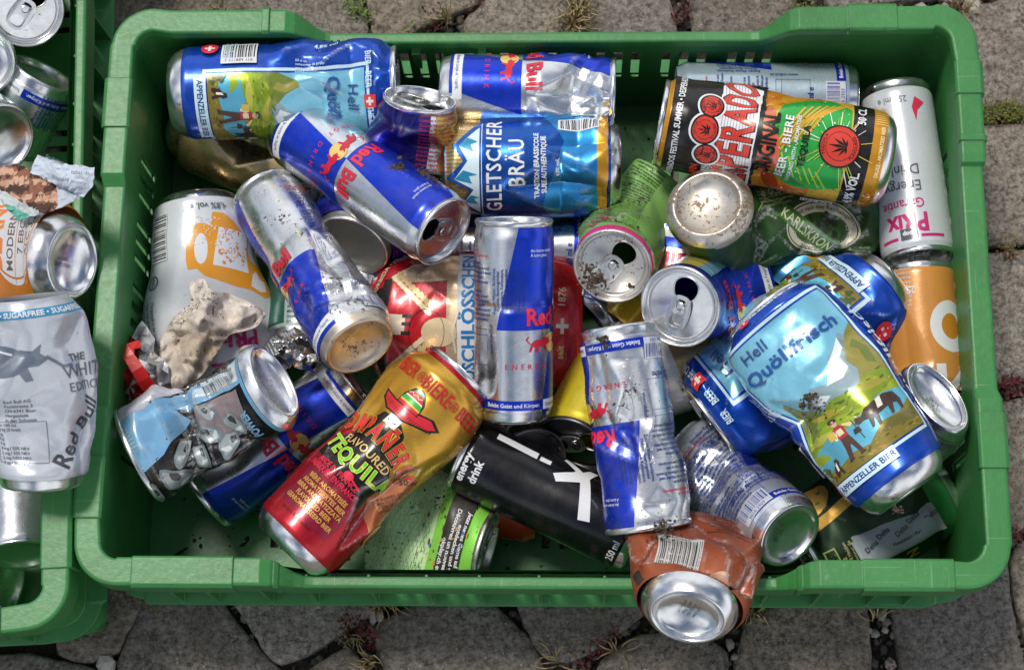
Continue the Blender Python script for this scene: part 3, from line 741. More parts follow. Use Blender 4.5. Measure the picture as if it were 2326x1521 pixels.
# loose things in the joints
def joint_points(n, boxes, margin=.002):
    out = []; g = 0
    while len(out) < n and g < n * 60:
        g += 1; b = boxes[rnd.randrange(len(boxes))]; x, y = rnd.uniform(b[0], b[2]), rnd.uniform(b[1], b[3]); w = at(x, y, 0)
        if abs(w[0]) < .275 and abs(w[1]) < .175: continue
        if any(inside(w[0], w[1], s) for s in SP): continue
        out.append((w[0], w[1]))
    return out
EDGE = [(480, -20, 2326, 85), (2180, 0, 2340, 1521), (225, 1335, 2340, 1540), (225, 1335, 2340, 1540)]
ICO = None
def lump(mb, cols, x, y, z, r, col, sq=.7, seed=None):
    n1, n2 = 6, 4; V = []; a0 = rnd.uniform(0, 6.28); ax = rnd.uniform(.7, 1.3)
    jit = [rnd.uniform(.75, 1.25) for _ in range(40)]; q = 0
    V.append((x, y, z + r * sq))
    for j in range(1, n2):
        ph = math.pi * j / n2
        for i in range(n1):
            t = a0 + 6.2832 * i / n1; k = jit[q]; q += 1
            V.append((x + r * ax * k * math.sin(ph) * math.cos(t), y + r / ax * k * math.sin(ph) * math.sin(t), z + r * sq * math.cos(ph)))
    V.append((x, y, z - r * sq)); F = []
    for i in range(n1): F.append([0, 1 + i, 1 + (i + 1) % n1])
    for j in range(n2 - 2):
        for i in range(n1): F.append([1 + j * n1 + i, 1 + (j + 1) * n1 + i, 1 + (j + 1) * n1 + (i + 1) % n1, 1 + j * n1 + (i + 1) % n1])
    b = 1 + (n2 - 2) * n1
    for i in range(n1): F.append([b + i, len(V) - 1, b + (i + 1) % n1])
    mb.add(V, F); cols += [col] * len(F)
GRIT = vcol_mat('grit', 0.85, 0, False, .4, 400)
mb, cols = MB(), []
for x, y in joint_points(700, EDGE):
    g = rnd.uniform(.05, .22) * rnd.choice([.25, .3, .4, .6, 1.1]); lump(mb, cols, x, y, -.010 + rnd.uniform(0, .003), rnd.choice([.0012, .0018, .0025, .0036]) * rnd.uniform(.6, 1.2), (g * rnd.uniform(.95, 1.25), g, g * rnd.uniform(.65, .95), 0))
for px, py, s, c_ in ((2005, 1395, 4.2, .30), (2018, 1410, 3.5, .2), (1975, 1430, 3.2, .33), (1990, 1437, 3.2, .3), (2013, 1430, 2.6, .42), (2010, 1388, 3, .2), (2025, 1505, 4.5, .3), (1660, 1462, 4, .3), (1672, 1490, 3, .32), (2300, 1440, 4.4, .38), (2310, 1460, 3.5, .3), (845, 1400, 4.5, .45), (862, 1398, 4, .4), (332, 1400, 5.5, .28), (2316, 1482, 5, .16),
                    (240, 1505, 8.5, .55), (2212, 8, 9, .5), (2095, 18, 6, .4), (505, 1485, 4, .45), (1120, 35, 3, .3)):
    w = at(px, py, 0); lump(mb, cols, w[0], w[1], -.004, s / 1000, (c_ * .8, c_ * .74, c_ * .64, 0))
o = mesh_obj('gravel', mb.v, mb.f, GRIT, None, np.zeros(3), cols, smooth=False); props(o, 'small pebbles and grit lying in the joints', 'gravel', kind='stuff')
# plants
LEAF = vcol_mat('small_leaves', 0.6, 0, False, .2)
def leaf_tuft(mb, cols, px, py, n, spread, size, base, up=.012):
    for _ in range(int(n * (.6 if base is RED else .9))):
        a = rnd.uniform(0, 6.28); d = spread * math.sqrt(rnd.random()); w = at(px + d * math.cos(a), py + d * math.sin(a), 0)
        x, y, z = w[0], w[1], rnd.uniform(-.009, up * (1 - d / spread * .5)); r = size * rnd.uniform(.5, 1.3) / 1000
        t = rnd.uniform(0, 6.28); el = rnd.uniform(.1, 1.0); u = np.array([math.cos(t) * math.cos(el), math.sin(t) * math.cos(el), math.sin(el)]); v = np.array([-math.sin(t), math.cos(t), rnd.uniform(-.4, .4)])
        p = np.array([x, y, z]); g = rnd.uniform(.55, 1.35)
        mb.add([p, p + u * r + v * r * .45, p + u * 2 * r, p + u * r - v * r * .45], [[0, 1, 2, 3]]); cols.append((base[0] * g, base[1] * g * rnd.uniform(.85, 1.1), base[2] * g, 0))
def plant(name, label, cat, spots, kind='stuff'):
    mb, cols = MB(), []
    for s in spots: leaf_tuft(mb, cols, *s)
    o = mesh_obj(name, mb.v, mb.f, LEAF, None, np.zeros(3), cols, smooth=False); props(o, label, cat, kind=kind)
RED, GRN, MOS, YEL = (.10, .016, .013), (.13, .20, .03), (.14, .15, .022), (.20, .17, .03)
plant('red_weeds', 'dark red stonecrop growing in the joints', 'weeds', [(990, 30, 60, 28, 1.9, RED), (975, 62, 40, 22, 1.8, RED), (1080, 5, 50, 26, 2.0, RED), (1545, 30, 70, 22, 2.0, RED), (1560, 5, 40, 20, 1.9, RED), (2010, 8, 90, 40, 2.0, RED), (2180, 10, 60, 30, 1.9, RED), (2300, 880, 160, 26, 2.4, RED), (2285, 870, 60, 18, 2.0, RED), (2315, 1215, 60, 18, 2.2, RED),
      (800, 1420, 110, 30, 2.2, RED), (835, 1445, 90, 24, 2.4, RED), (1365, 1465, 80, 28, 2.2, RED), (1315, 1505, 90, 34, 2.4, RED), (1400, 1445, 50, 16, 2.2, RED), (2030, 1515, 40, 14, 2, RED)])
plant('moss', 'yellow green moss filling the joints', 'moss', [(2250, 258, 420, 26, 1.3, MOS), (2290, 255, 420, 26, 1.4, MOS), (2320, 258, 300, 22, 1.3, MOS), (800, 8, 180, 24, 1.7, GRN), (812, 30, 90, 16, 2.0, GRN), (833, 40, 40, 10, 2.2, GRN), (930, 68, 30, 10, 1.8, GRN), (1820, 10, 300, 34, 1.2, MOS), (1845, 35, 200, 26, 1.2, MOS), (1830, 55, 120, 24, 1.2, MOS), (2290, 560, 120, 26, 1.2, YEL), (1732, 1372, 50, 12, 2.2, GRN), (350, 1375, 90, 18, 1.3, MOS)])
STRAW = vcol_mat('dry_grass', 0.7, 0, False, .1)
mb, cols = MB(), []
def blades(px, py, n, ln, col=(.34, .26, .13), spread=10):
    for _ in range(n):
        a = rnd.uniform(0, 6.28); p = at(px + rnd.uniform(-spread, spread), py + rnd.uniform(-spread, spread), 0); l_ = ln / 1000 * rnd.uniform(.5, 1.2); pts = []; c = rnd.uniform(-1.2, 1.2); b0 = len(mb.f)
        for i in range(5):
            f = i / 4; pts.append((p[0] + math.cos(a + c * f) * l_ * f, p[1] + math.sin(a + c * f) * l_ * f, -.008 + .020 * math.sin(f * 2.4) * rnd.uniform(.7, 1.2)))
        mb.tube(pts, [.0005, .0007, .0006, .0004, .0002], 4); g = rnd.uniform(.7, 1.3); cols.extend([(col[0] * g, col[1] * g, col[2] * g, 0)] * (len(mb.f) - b0))
blades(1310, 45, 34, 20); blades(1300, 65, 22, 24); blades(1312, 10, 20, 18); blades(1020, 45, 12, 16); blades(880, 1362, 22, 15, (.30, .21, .08)); blades(860, 1372, 16, 14, (.24, .17, .07)); blades(840, 1500, 16, 16); blades(1260, 1500, 9, 18); blades(1400, 1475, 8, 18); blades(1720, 1385, 9, 16); blades(2190, 30, 8, 15); blades(2170, 15, 10, 14); blades(1990, 1400, 7, 16); blades(2290, 575, 10, 10, (.3, .17, .08)); blades(790, 1450, 18, 12, (.2, .15, .08)); blades(500, 25, 8, 14)
o = mesh_obj('dry_grass', mb.v, mb.f, STRAW, None, np.zeros(3), cols, smooth=False); props(o, 'dry straw coloured grass blades in the joints', 'grass', kind='stuff')
# ------------------------------------------------------------------ can artwork (label space: x mm right, y mm up from the bottom, 0 = side turned up)
SIL = (.80, .81, .83, 1.0); BLU = hexc('#0b3ac8', .6); NAVY = hexc('#14307e'); WHT = (.78, .79, .80, 0.0); PEARL = (.80, .81, .84, .35)
REDI = hexc('#d01735', .15); GOLD = hexc('#e2b23a', .75); BLK = (.012, .012, .014, 0.0); LBL = hexc('#a9cdec', .2)
TXT1 = ['Energy Drink.', 'Taurin, Koffein, Vitamine.']
TXT2 = ['Erhöhter Koffeingehalt.', 'Nicht empfohlen für Kinder und', 'schwangere oder stillende Frauen', '(32 mg/100 ml). Nur in be-', 'grenzten Mengen konsumieren.', '', 'Teneur élevée en caféine.', 'Déconseillé aux enfants et aux', 'femmes enceintes ou allaitantes',
        'A consommer en quantité', 'modérée. Contenuto elevato di', 'caffeina. Non raccomandato per', 'i bambini e durante gravidanza']
TXT3 = ['Zutaten: Wasser, Saccharose,', 'Glukose, Säuerungsmittel', 'Citronensäure, Kohlensäure,', 'Taurin (0,4%), Säureregulator,', 'Koffein (0,03%), Vitamine', 'Aroma, Farbstoff (Karamell).', 'Mindestens haltbar bis: siehe', 'Dosenboden. Kühl lagern.']
def eagle_side(A, c, top=122, tcol=NAVY, red=REDI, code=True, ml=True, table=True):
    A.para(TXT1[:1], c - 18, top, 1.9, tcol); A.para(['bei Sport, Studenten, in', 'der Arbeit, bei langen Autofahrten.'], c - 18, top - 5, 1.9, red)
    A.para(TXT2, c - 18, top - 13, 2.0, tcol, 1.55, 0, 'l', .9, .018)
    if table:
        y1 = top - 56; A.line([(c - 18, y1), (c + 12, y1), (c + 12, y1 - 24), (c - 18, y1 - 24)], .25, tcol, True); A.line([(c - 18, y1 - 4), (c + 12, y1 - 4)], .25, tcol)
        A.para(['pro 100 ml', '192 kJ (46 kcal)', '0 g', '11 g', '11 g', '0 g', '0,1 g', '8 mg / 50%', '2 mg / 143%'], c - 17, y1 - 3, 1.5, tcol, 1.7)
    A.text('www.redbull.ch', c + 17, top - 62, 2.3, tcol, 90, 'c', .95, .01)
    A.para(TXT3, c + 20, top - 30, 2.0, tcol, 1.45, 90, 'c', .9, .018)
    if code:
        A.barcode(c - 2, 19, 24, 9, 0, '9016 2909', (.012, .05, .28, 0), (.66, .68, .72, .2), .8, 5)
    if ml: A.text('250 ml e', c - 3, 33 if code else 18, 4.2, tcol, 0, 'c', .9, .02)
def bull(A, x, y, k, col):
    P = [(-9, -3), (-7, 1.5), (-4, 3), (0, 2.6), (3, 4.4), (6, 3.8), (8.2, 5.6), (7.6, 3), (9.4, 1.2), (7, -.6), (4.6, -.6), (5.6, -4.6), (4, -4.8), (2.6, -1.6), (-1.8, -1.8), (-3, -5.4), (-5, -5.2), (-4.6, -2.4), (-7, -1.4), (-8, -5), (-9.6, -4.8)]
    A.poly([(x + k * a, y + abs(k) * b) for a, b in P], col); A.line([(x - k * 8.4, y), (x - k * 11.5, y + abs(k) * 3), (x - k * 10, y + abs(k) * 5)], .8 * abs(k), col)
def eagle(s0, side_l=True, side_r=True, logo=True, blue=BLU, code=True):
    def make(L):
        A = Art(); T = L - 4.0; mid = L * .47
        A.poly([(s0 - 43, mid), (s0, mid), (s0 + 13, T), (s0 - 28, T)], blue); A.poly([(s0, mid), (s0 + 43, mid), (s0 + 28, 16), (s0 - 9, 16)], blue)
        A.rect(s0 - 70, 10, s0 - 9, 16.5, BLU); A.rect(s0 - 9, 10, s0 + 32, 16.5, WHT); A.rect(s0 - 9, 7.6, s0 + 28, 10, blue)
        A.text('Belebt Geist und Körper.', s0 - 12, 12, 2.7, WHT, 0, 'r', .98, .012); A.text("Stimule le corps et l'esprit.", s0 - 7, 12, 2.5, NAVY, 0, 'l', .85, .01)
        if logo:
            A.ell(s0 - 1, mid - 9, 6.6, 6.6, hexc('#f2d27a', .3)); bull(A, s0 - 11, mid - 9.5, 1.0, REDI); bull(A, s0 + 9.5, mid - 9.5, -1.0, REDI)
            A.text('Red', s0 - .5, mid + 3.5, 11.0, hexc('#e6254a', .1), 0, 'r', .90, .035); A.text('Bull', s0 + 4.5, mid + 3.5, 11.0, hexc('#d01f40', .1), 0, 'l', .90, .035)
            A.text('ENERGY', s0 - 7, mid - 26, 3.6, REDI, 0, 'r', 1.0, .0, .42); A.text('DRINK', s0 + 0, mid - 26, 3.6, hexc('#e22a6a', .1), 0, 'l', 1.0, .0, .42)
            A.para(['Am besten eiskalt', 'À boire glacé.'], s0 - 20, L - 20, 2.0, (.6, .65, .8, 0))
        if side_l: eagle_side(A, s0 - 64, L - 16, code=code)
        if side_r: eagle_side(A, s0 + 66, L - 16, code=code)
        return A
    return make
def tracer(base, top, r, a=1.0, kx=None):
    """pixels seen on a straight can -> its label space"""
    B, T = at(base[0], base[1], base[2] / 1000), at(top[0], top[1], top[2] / 1000); L = np.linalg.norm(T - B) * 1000
    d = np.array([top[0] - base[0], -(top[1] - base[1])], float); lp = np.hypot(*d); d /= lp; rt = np.array([d[1], -d[0]]); k = FPX / np.linalg.norm((B + T) / 2 - CAM) / 1000
    def f(pts):
        v = np.array(pts, float) - [base[0], base[1]]; v[:, 1] *= -1
        t = v @ d / lp * L; x = v @ rt / k
        return np.stack([r * np.arcsin(np.clip(x / (r * a), -.99, .99)), t], 1).tolist()
    return f
QB = hexc('#0f4bb8', .55); QSKY = hexc('#86cfe6', .35); QW = hexc('#cfeaf6', .1); QNAVY = hexc('#16417f', .1)
def alpine(s0, L=168, codes=True, ss=-1, t=140.0):
    """blue lager label with a mountain picture"""
    A = Art(); b = 31.0; A.tf = lambda P: (P - [s0, 0]) * [1.17, 1] + [s0, 0]
    A.rect(s0 - 35.5, b - 4, s0 + 35.5, t + 1.5, QW); A.rect(s0 - 33.5, b - 2, s0 + 33.5, t - .5, QB); A.rect(s0 - 32.3, b - .8, s0 + 32.3, t - 1.8, QSKY)
    A.rect(s0 - 32.3, t - 26, s0 + 32.3, t - 1.8, hexc('#7fc6de', .4))
    P = lambda pts, col: A.poly([(s0 + x, b + y) for x, y in pts], col)
    # peaks
    P([(-32, 44), (-22, 52), (-14, 47), (-5, 58), (4, 52), (10, 66), (16, 70), (22, 76), (27, 70), (32.3, 72), (32.3, 38), (-32, 38)], hexc('#8fa8ad', .2))
    P([(2, 52), (9, 64), (14, 68), (20, 74), (19, 66), (14, 62), (15, 54), (10, 50)], hexc('#e8eff0', .1)); P([(-6, 56), (-9, 48), (-3, 50), (1, 46), (-4, 44)], hexc('#dfe8ea', .1)); P([(20, 74), (23, 68), (22, 60), (27, 58), (25, 52), (19, 56)], hexc('#7c9096', .1))
    P([(-32.3, 48), (-27, 60), (-23, 62), (-18, 52), (-14, 48), (-8, 40), (-32.3, 30)], hexc('#7d8c34', .3)); P([(-27, 60), (-24, 54), (-26, 47), (-22, 44), (-19, 52), (-23, 62)], hexc('#a39a45', .2))
    P([(14, 40), (18, 50), (16, 58), (20, 66), (26, 74), (32.3, 78), (32.3, 34), (18, 34)], hexc('#97903f', .3)); P([(22, 64), (25, 60), (24, 50), (28, 46), (30, 58), (27, 68)], hexc('#6f7a35', .2))
    # meadows
    P([(-32.3, 36), (-20, 44), (-10, 40), (0, 44), (10, 40), (20, 44), (32.3, 40), (32.3, 26), (-32.3, 24)], hexc('#8da628', .45)); P([(-20, 43), (-10, 36), (2, 34), (-4, 40), (-10, 40)], hexc('#b9ae3a', .4)); P([(6, 40), (16, 34), (28, 33), (20, 42)], hexc('#a7a33a', .3))
    P([(-32.3, 30), (-6, 34), (12, 27), (32.3, 33), (32.3, 22), (-32.3, 20)], hexc('#a8bf2e', .5)); P([(-32, 27), (-20, 31), (-9, 28), (-18, 25)], hexc('#d2d458', .4))
    for i in range(60):
        r_ = random.Random(i); x, y = r_.uniform(-31, 31), r_.uniform(22, 44); A.ell(s0 + x, b + y, r_.uniform(.5, 2.2), r_.uniform(.3, .8), hexc(r_.choice(['#6d7f25', '#7f8f2d', '#566a22', '#c4c24c']), .3), 8, r_.uniform(-30, 40))
    # lake and near bank
    P([(-32.3, 21), (-16, 25), (0, 23), (18, 29), (32.3, 26), (32.3, 6), (-32.3, 4)], hexc('#62bdd8', .4)); P([(-32.3, 14), (-20, 15), (-24, 20), (-32.3, 22)], hexc('#9db734', .4))
    P([(-32.3, -.8), (-32.3, 8), (-20, 6), (-8, 9), (2, 7), (12, 14), (22, 13), (32.3, 18), (32.3, -.8)], hexc('#8a7a2c', .25)); P([(8, 8), (16, 13), (26, 11), (32, 14), (32.3, 4)], hexc('#6d682c', .2))
    for i in range(40):
        r_ = random.Random(i + 99); x, y = r_.uniform(-31, 31), r_.uniform(-.2, 9); A.ell(s0 + x, b + y, r_.uniform(.5, 1.8), r_.uniform(.3, .8), hexc(r_.choice(['#57551f', '#b09a3d', '#4c5a20', '#a8862f']), .2), 8, r_.uniform(-40, 40))
    BR, BR2, SK = hexc('#3a241d'), hexc('#503028'), hexc('#d8b08a')
    # herdsman
    P([(-11, 6), (-8.6, 6), (-6.4, 14), (-5.6, 14), (-4.2, 6), (-2, 6), (-3.4, 17), (-4, 20), (-9, 20), (-9.6, 15)], BR2); P([(-9.2, 20), (-3.8, 20), (-3.6, 27), (-5.4, 28.5), (-8, 28.5), (-9.6, 27)], hexc('#b32a2c'))
    P([(-9.4, 27), (-11.6, 21), (-10, 20.4), (-8.6, 24)], hexc('#efe6d2')); P([(-3.8, 27), (-.6, 23), (1.4, 24), (1.2, 25), (-3.4, 28)], hexc('#e8cf9a')); P([(-8.4, 22), (-5, 22), (-5, 26), (-8.4, 26)], hexc('#e6dcae'))
    A.ell(s0 - 6.6, b + 30.6, 1.9, 2.3, SK, 12); A.ell(s0 - 6.8, b + 32.2, 2.5, 1.6, BR, 12); A.line([(s0 + 1, b + 26), (s0 + 1.6, b + 12)], .4, BR); P([(-14, 22), (-9.6, 22), (-9.2, 27), (-13.6, 27.4)], hexc('#d9b758'))
    P([(-11.6, 4.6), (-8.2, 5.4), (-8.6, 6.4), (-11.4, 6.2)], BR); P([(-4.6, 4.8), (-1, 5.4), (-1.8, 6.4), (-4.4, 6.2)], BR)
    # cow
    P([(6, 24), (9, 27), (20, 28), (25, 26), (27, 20), (26, 14), (24.6, 14), (24.4, 19), (22, 20), (20, 14), (18.4, 14), (19, 20), (13, 19), (12, 13), (10.4, 13), (10.6, 19), (8.6, 14), (7.2, 14), (8, 20), (6, 21)], BR); P([(6, 24), (3, 25), (1.6, 22), (3, 20.4), (6.4, 21)], BR2); P([(15, 27.6), (18, 28), (17, 22), (14, 22)], hexc('#e9e2d2'))
    P([(3.8, 24.6), (3, 27), (4.6, 25.6)], hexc('#e9e2d2')); P([(-1.4, 17), (2.6, 16.6), (2.4, 20.2), (-.6, 20.2)], BR)
    # dog, bushes
    P([(-24, 2), (-23, 8), (-21, 9.6), (-20.6, 12.4), (-18.4, 12.6), (-17.6, 10), (-18.6, 8), (-17.6, 2), (-19, 2), (-20, 6), (-22, 2)], BR); P([(-21.4, 5), (-20, 5.4), (-19.6, 10.6), (-21, 9)], hexc('#efe9dc'))
    for i in range(16):
        r_ = random.Random(i + 7); A.ell(s0 - 30 + r_.uniform(-2, 3), b + r_.uniform(2, 12), 1.5, 1.0, hexc('#3e5a22', .1), 8, r_.uniform(0, 90))
    # lettering
    A.text('Hell', s0 - 15, t - 14, 7.8, QNAVY, 0, 'c', .86, .004); A.text('Quöllfrisch', s0 - 1, t - 28, 8.6, hexc('#17509c', .1), 0, 'c', .98, .022)
    A.rect(s0 - 30, b - 10, s0 + 9.5, b - 1.6, QW); A.text('APPENZELLER BIER', s0 - 10, b - 7.8, 3.9, QNAVY, 0, 'c', .80, .03)
    A.frame()
    for x, w in ((-44, 'BIER'), (-29, 'BEER'), (3, 'THE ORIGINAL'), (30, 'BIÈRE'), (52, 'BIRRA'), (72, 'BIER')): A.text(w, s0 + x, L - 20, 4.2, QW, 0, 'c', .78, .02)
    A.rect(s0 - 19.5, L - 22, s0 - 11.5, L - 14, hexc('#e1352d')); A.rect(s0 - 16.3, L - 20.6, s0 - 14.7, L - 15.4, WHT); A.rect(s0 - 18.1, L - 18.8, s0 - 12.9, L - 17.2, WHT)
    A.text('Quöllfrisch', s0 + 56, 82, 12, QW, 90, 'c', 1.0, .02); A.text('Quöllfrisch', s0 - 80, 82, 12, QW, 90, 'c', 1.0, .02)
    if codes:
        A.barcode(s0 - 56, 52, 22, 14, 90, '7 611889 110', pad=1.4, seed=8); A.ell(s0 - 60, 31, 6, 6, hexc('#d8283a')); A.rect(s0 - 61, 27.6, s0 - 59, 34.4, WHT); A.rect(s0 - 63.4, 30, s0 - 56.6, 32, WHT)
        A.para(['Zutaten, ingrédients:', 'malto d’orzo, luppolo,', 'malted barley, hops'], s0 - 66, 48, 2.0, QW, 1.5, 0); A.text('4,8% vol', s0 - 56, 112, 4.0, QW, 90, 'c', .9, .01); A.para(['50 cl can', 'consommer de préfé-', 'rence avant le: voir', 'fond, preferibil-'], s0 - 46, 90, 2.0, QW, 1.5, 90)
    return A
def glacier(L=168):
    A = Art(); s0 = 0
    A.rect(-60, 98, 60, 158, hexc('#d9c08a', .8))
    for i in range(46): A.line([(i * 2.6 - 60, 98), (i * 3.4 - 79, 158)], .5, hexc('#a5853c', .8))
    A.rect(-60, 10, 60, 17, hexc('#d69a2c', .7)); A.rect(-64, 17, 64, 98, hexc('#1558b0', .75)); A.poly([(-64, 17), (64, 17), (64, 70), (20, 40), (-30, 55), (-64, 40)], hexc('#2c8fd0', .75))
    A.poly([(-40, 98), (-26, 111), (-16, 104), (-8, 120), (4, 109), (14, 116), (34, 98)], hexc('#1558b0', .6)); A.poly([(-36, 98), (-25, 109), (-15, 102), (-8, 115), (4, 106), (14, 112), (29, 98)], hexc('#d8ecf3', .1))
    for p in ([(-25, 109), (-27, 99), (-22, 102), (-21, 98), (-19, 104)], [(-8, 115), (-11, 103), (-6, 105), (-5, 99), (-2, 109)], [(14, 112), (10, 102), (15, 104), (17, 99), (20, 106)]): A.poly(p, hexc('#2a93b8', .3))
    A.line([(-38, 96.4), (33, 96.4)], .5, WHT)
    A.text('GLETSCHER', 1, 83, 10.5, WHT, 0, 'c', .80, .016, .06); A.text('BRÄU', 3, 67.5, 10.5, WHT, 0, 'c', .80, .016, .06)
    A.text('TRADITION BRASSICOLE', 0, 57.5, 3.4, WHT, 0, 'c', .9, .03); A.text('SUISSE AUTHENTIQUE', 0, 52.5, 3.4, WHT, 0, 'c', .9, .03); A.text('4,8% vol.', 0, 43.5, 2.6, WHT, 0, 'c', 1, .02)
    A.barcode(31, 30, 26, 7, 90, '', pad=.8); A.rect(39, 18, 43.5, 34, (.3, .42, .4, 0)); return A
def tequila_black(L=160):
    """black can, red lettering, green and orange lower half"""
    A = Art(); OR, GR, K = hexc('#e08a1e', .35), hexc('#2fae48', .3), hexc('#121110', .15); RD = hexc('#d8402f', .1)
    A.rect(-90, 17, 90, 32, K); A.rect(-90, 31, 90, 92, OR)
    for x, y, r_, h in ((-52, 60, 18, '#c2571a'), (-38, 78, 10, '#b8461c'), (36, 70, 14, '#d9a322'), (46, 48, 12, '#c9571e'), (24, 84, 9, '#e3b32c'), (-24, 40, 9, '#d8991e')): A.ell(x, y, r_, r_ * .6, hexc(h, .3), 18, 25)
    A.rect(-60, 31, 60, 52, hexc('#e3b52c', .3)); A.poly([(-26, 32), (34, 32), (46, 46), (40, 62), (30, 78), (12, 84), (-10, 76), (-28, 84), (-34, 66), (-30, 44)], GR)
    for k in range(7): A.line([(40 - k * 2, 34 + k * 5), (24 - k * 3, 52 + k * 4), (8 - k * 3, 60 + k * 4)], 1.5, hexc('#e6b030', .3)); A.line([(-30 + k * 2, 40 + k * 6), (-16 + k * 2, 50 + k * 5)], 1.2, hexc('#a8cf3c', .2))
    A.ell(-10, 84, 17, 8, hexc('#e26a48', .2)); A.ell(14, 88, 15, 5, hexc('#e07a52', .2))
    rr = random.Random(3)
    for i in range(44):
        a = rr.uniform(0, 6.28); l_ = rr.uniform(9, 34); x, y = 4, 40; q = rr.uniform(6, 13)
        A.line([(x + q * math.cos(a), y + q * math.sin(a)), (x + l_ * math.cos(a), y + l_ * math.sin(a) * .8)], rr.uniform(.2, .6), hexc(rr.choice(['#f2e7b0', '#d4e86a', '#ffffff', '#e8c040']), .1))
    for i in range(90): A.ell(rr.uniform(-40, 44), rr.uniform(31, 92), rr.uniform(.3, .9), rr.uniform(.3, .9), hexc(rr.choice(['#f6e9b8', '#c4d84a', '#a83c18', '#2c7a30']), .1), 6)
    A.text('4.9% VOL.', -25, 21.5, 5.8, WHT, 0, 'c', .8, .03); A.text('50 CL', 29, 23, 5.4, WHT, 0, 'c', .85, .02)
    for i in range(20): A.line([(24 + i * 2, 8), (24 + i * 2, 16)], .6, hexc('#f3d873', .5))
    for i in range(40): A.ell(rr.uniform(-52, -22), rr.uniform(8, 17), .8, .6, hexc('#a8512a', .3), 6)
    A.text('DRUGS - AROMATISED BEER', 5, 10, 2.1, hexc('#f6e7b8', .2), 0, 'c', .9, .02)
    def seal(x, y, r_, lt=True):
        A.ell(x, y, r_ + 1.2, r_ + 1.2, K, 30); A.ell(x, y, r_, r_, RD, 30); A.ring(x, y, r_ * .72, .35, K); q = r_ * .62
        for a, l_ in ((90, 1), (58, .92), (122, .92), (30, .75), (150, .75), (5, .5), (175, .5)):
            c, s = math.cos(R(a)), math.sin(R(a)); A.poly([(x, y - q * .6), (x + q * l_ * c * .55 - s * q * .13, y - q * .6 + q * l_ * s * .75 + c * q * .1), (x + q * 1.25 * l_ * c, y - q * .6 + q * 1.6 * l_ * s), (x + q * l_ * c * .55 + s * q * .13, y - q * .6 + q * l_ * s * .75 - c * q * .1)], K)
        A.text('TEQUILA', x, y + r_ * .80, r_ * .15, K, 0, 'c', 1, .03, .1, r_ * .85); A.text('FLAVOURED', x, y - r_ * .92, r_ * .15, K, 0, 'c', 1, .03, .1, -r_ * .85)
    seal(4, 38, 12.8)
    A.text('TEQUILA', 0, 59, 4.6, K, 0, 'c', .95, .03, .06); A.text('FLAVOURED WITH - AROMATISÉE', -4, 66, 2.6, WHT, 0, 'c', .85, .02); A.text('BEER - BIERE', -3, 71, 5.2, WHT, 0, 'c', .95, .03, .06)
    A.text('ORIGINAL', -4, 80, 10.5, K, 0, 'c', .66, .03)
    A.rect(-90, 91, 90, 152, K)
    for i in range(36): A.ell(-88 + i * 5, 91.4 + rr.uniform(-1, .6), 3, rr.uniform(.8, 1.8), K, 8)
    nm = 'DESPERADOS'; w = 90 / len(nm)
    for i in range(len(nm)): A.rect(-45 + i * w - .8, 93.5 - abs(i - 4.5) * .25, -45 + (i + 1) * w + .8, 122 - abs(i - 4.5) * .6, WHT)
    A.text(nm, 0, 96, 22.6, K, 0, 'c', .53, .05, .06); A.text(nm, 0, 96.3, 22, RD, 0, 'c', .545, .026, .06)
    for j in range(11): A.line([(-45, 97 + j * 2.1), (45, 97 + j * 2.1)], .22, hexc('#8e2018', .1))
    for x, y, r_ in ((-17, 124, 7), (0, 128, 8.2), (16, 126, 7)): A.ell(x, y, r_ + 2.6, r_ + 2.6, WHT, 30)
    for x, y, r_ in ((-17, 124, 7), (0, 128, 8.2), (16, 126, 7)): seal(x, y, r_)
    A.text('WIN', -33, 128, 5, RD, 0, 'c', .8, .03); A.text('FESTIVAL', -33, 122, 3.4, WHT, 0, 'c', .7, .02); A.text('TICKETS', -33, 118, 3.4, WHT, 0, 'c', .7, .02)
    A.text('DESPERADOS FESTIVAL SUMMER • DESPERADOS FESTIVAL', 8, 144.5, 4.0, WHT, 0, 'c', .78, .025)
    A.barcode(-46, 44, 20, 9, 90, '', pad=.8); return A
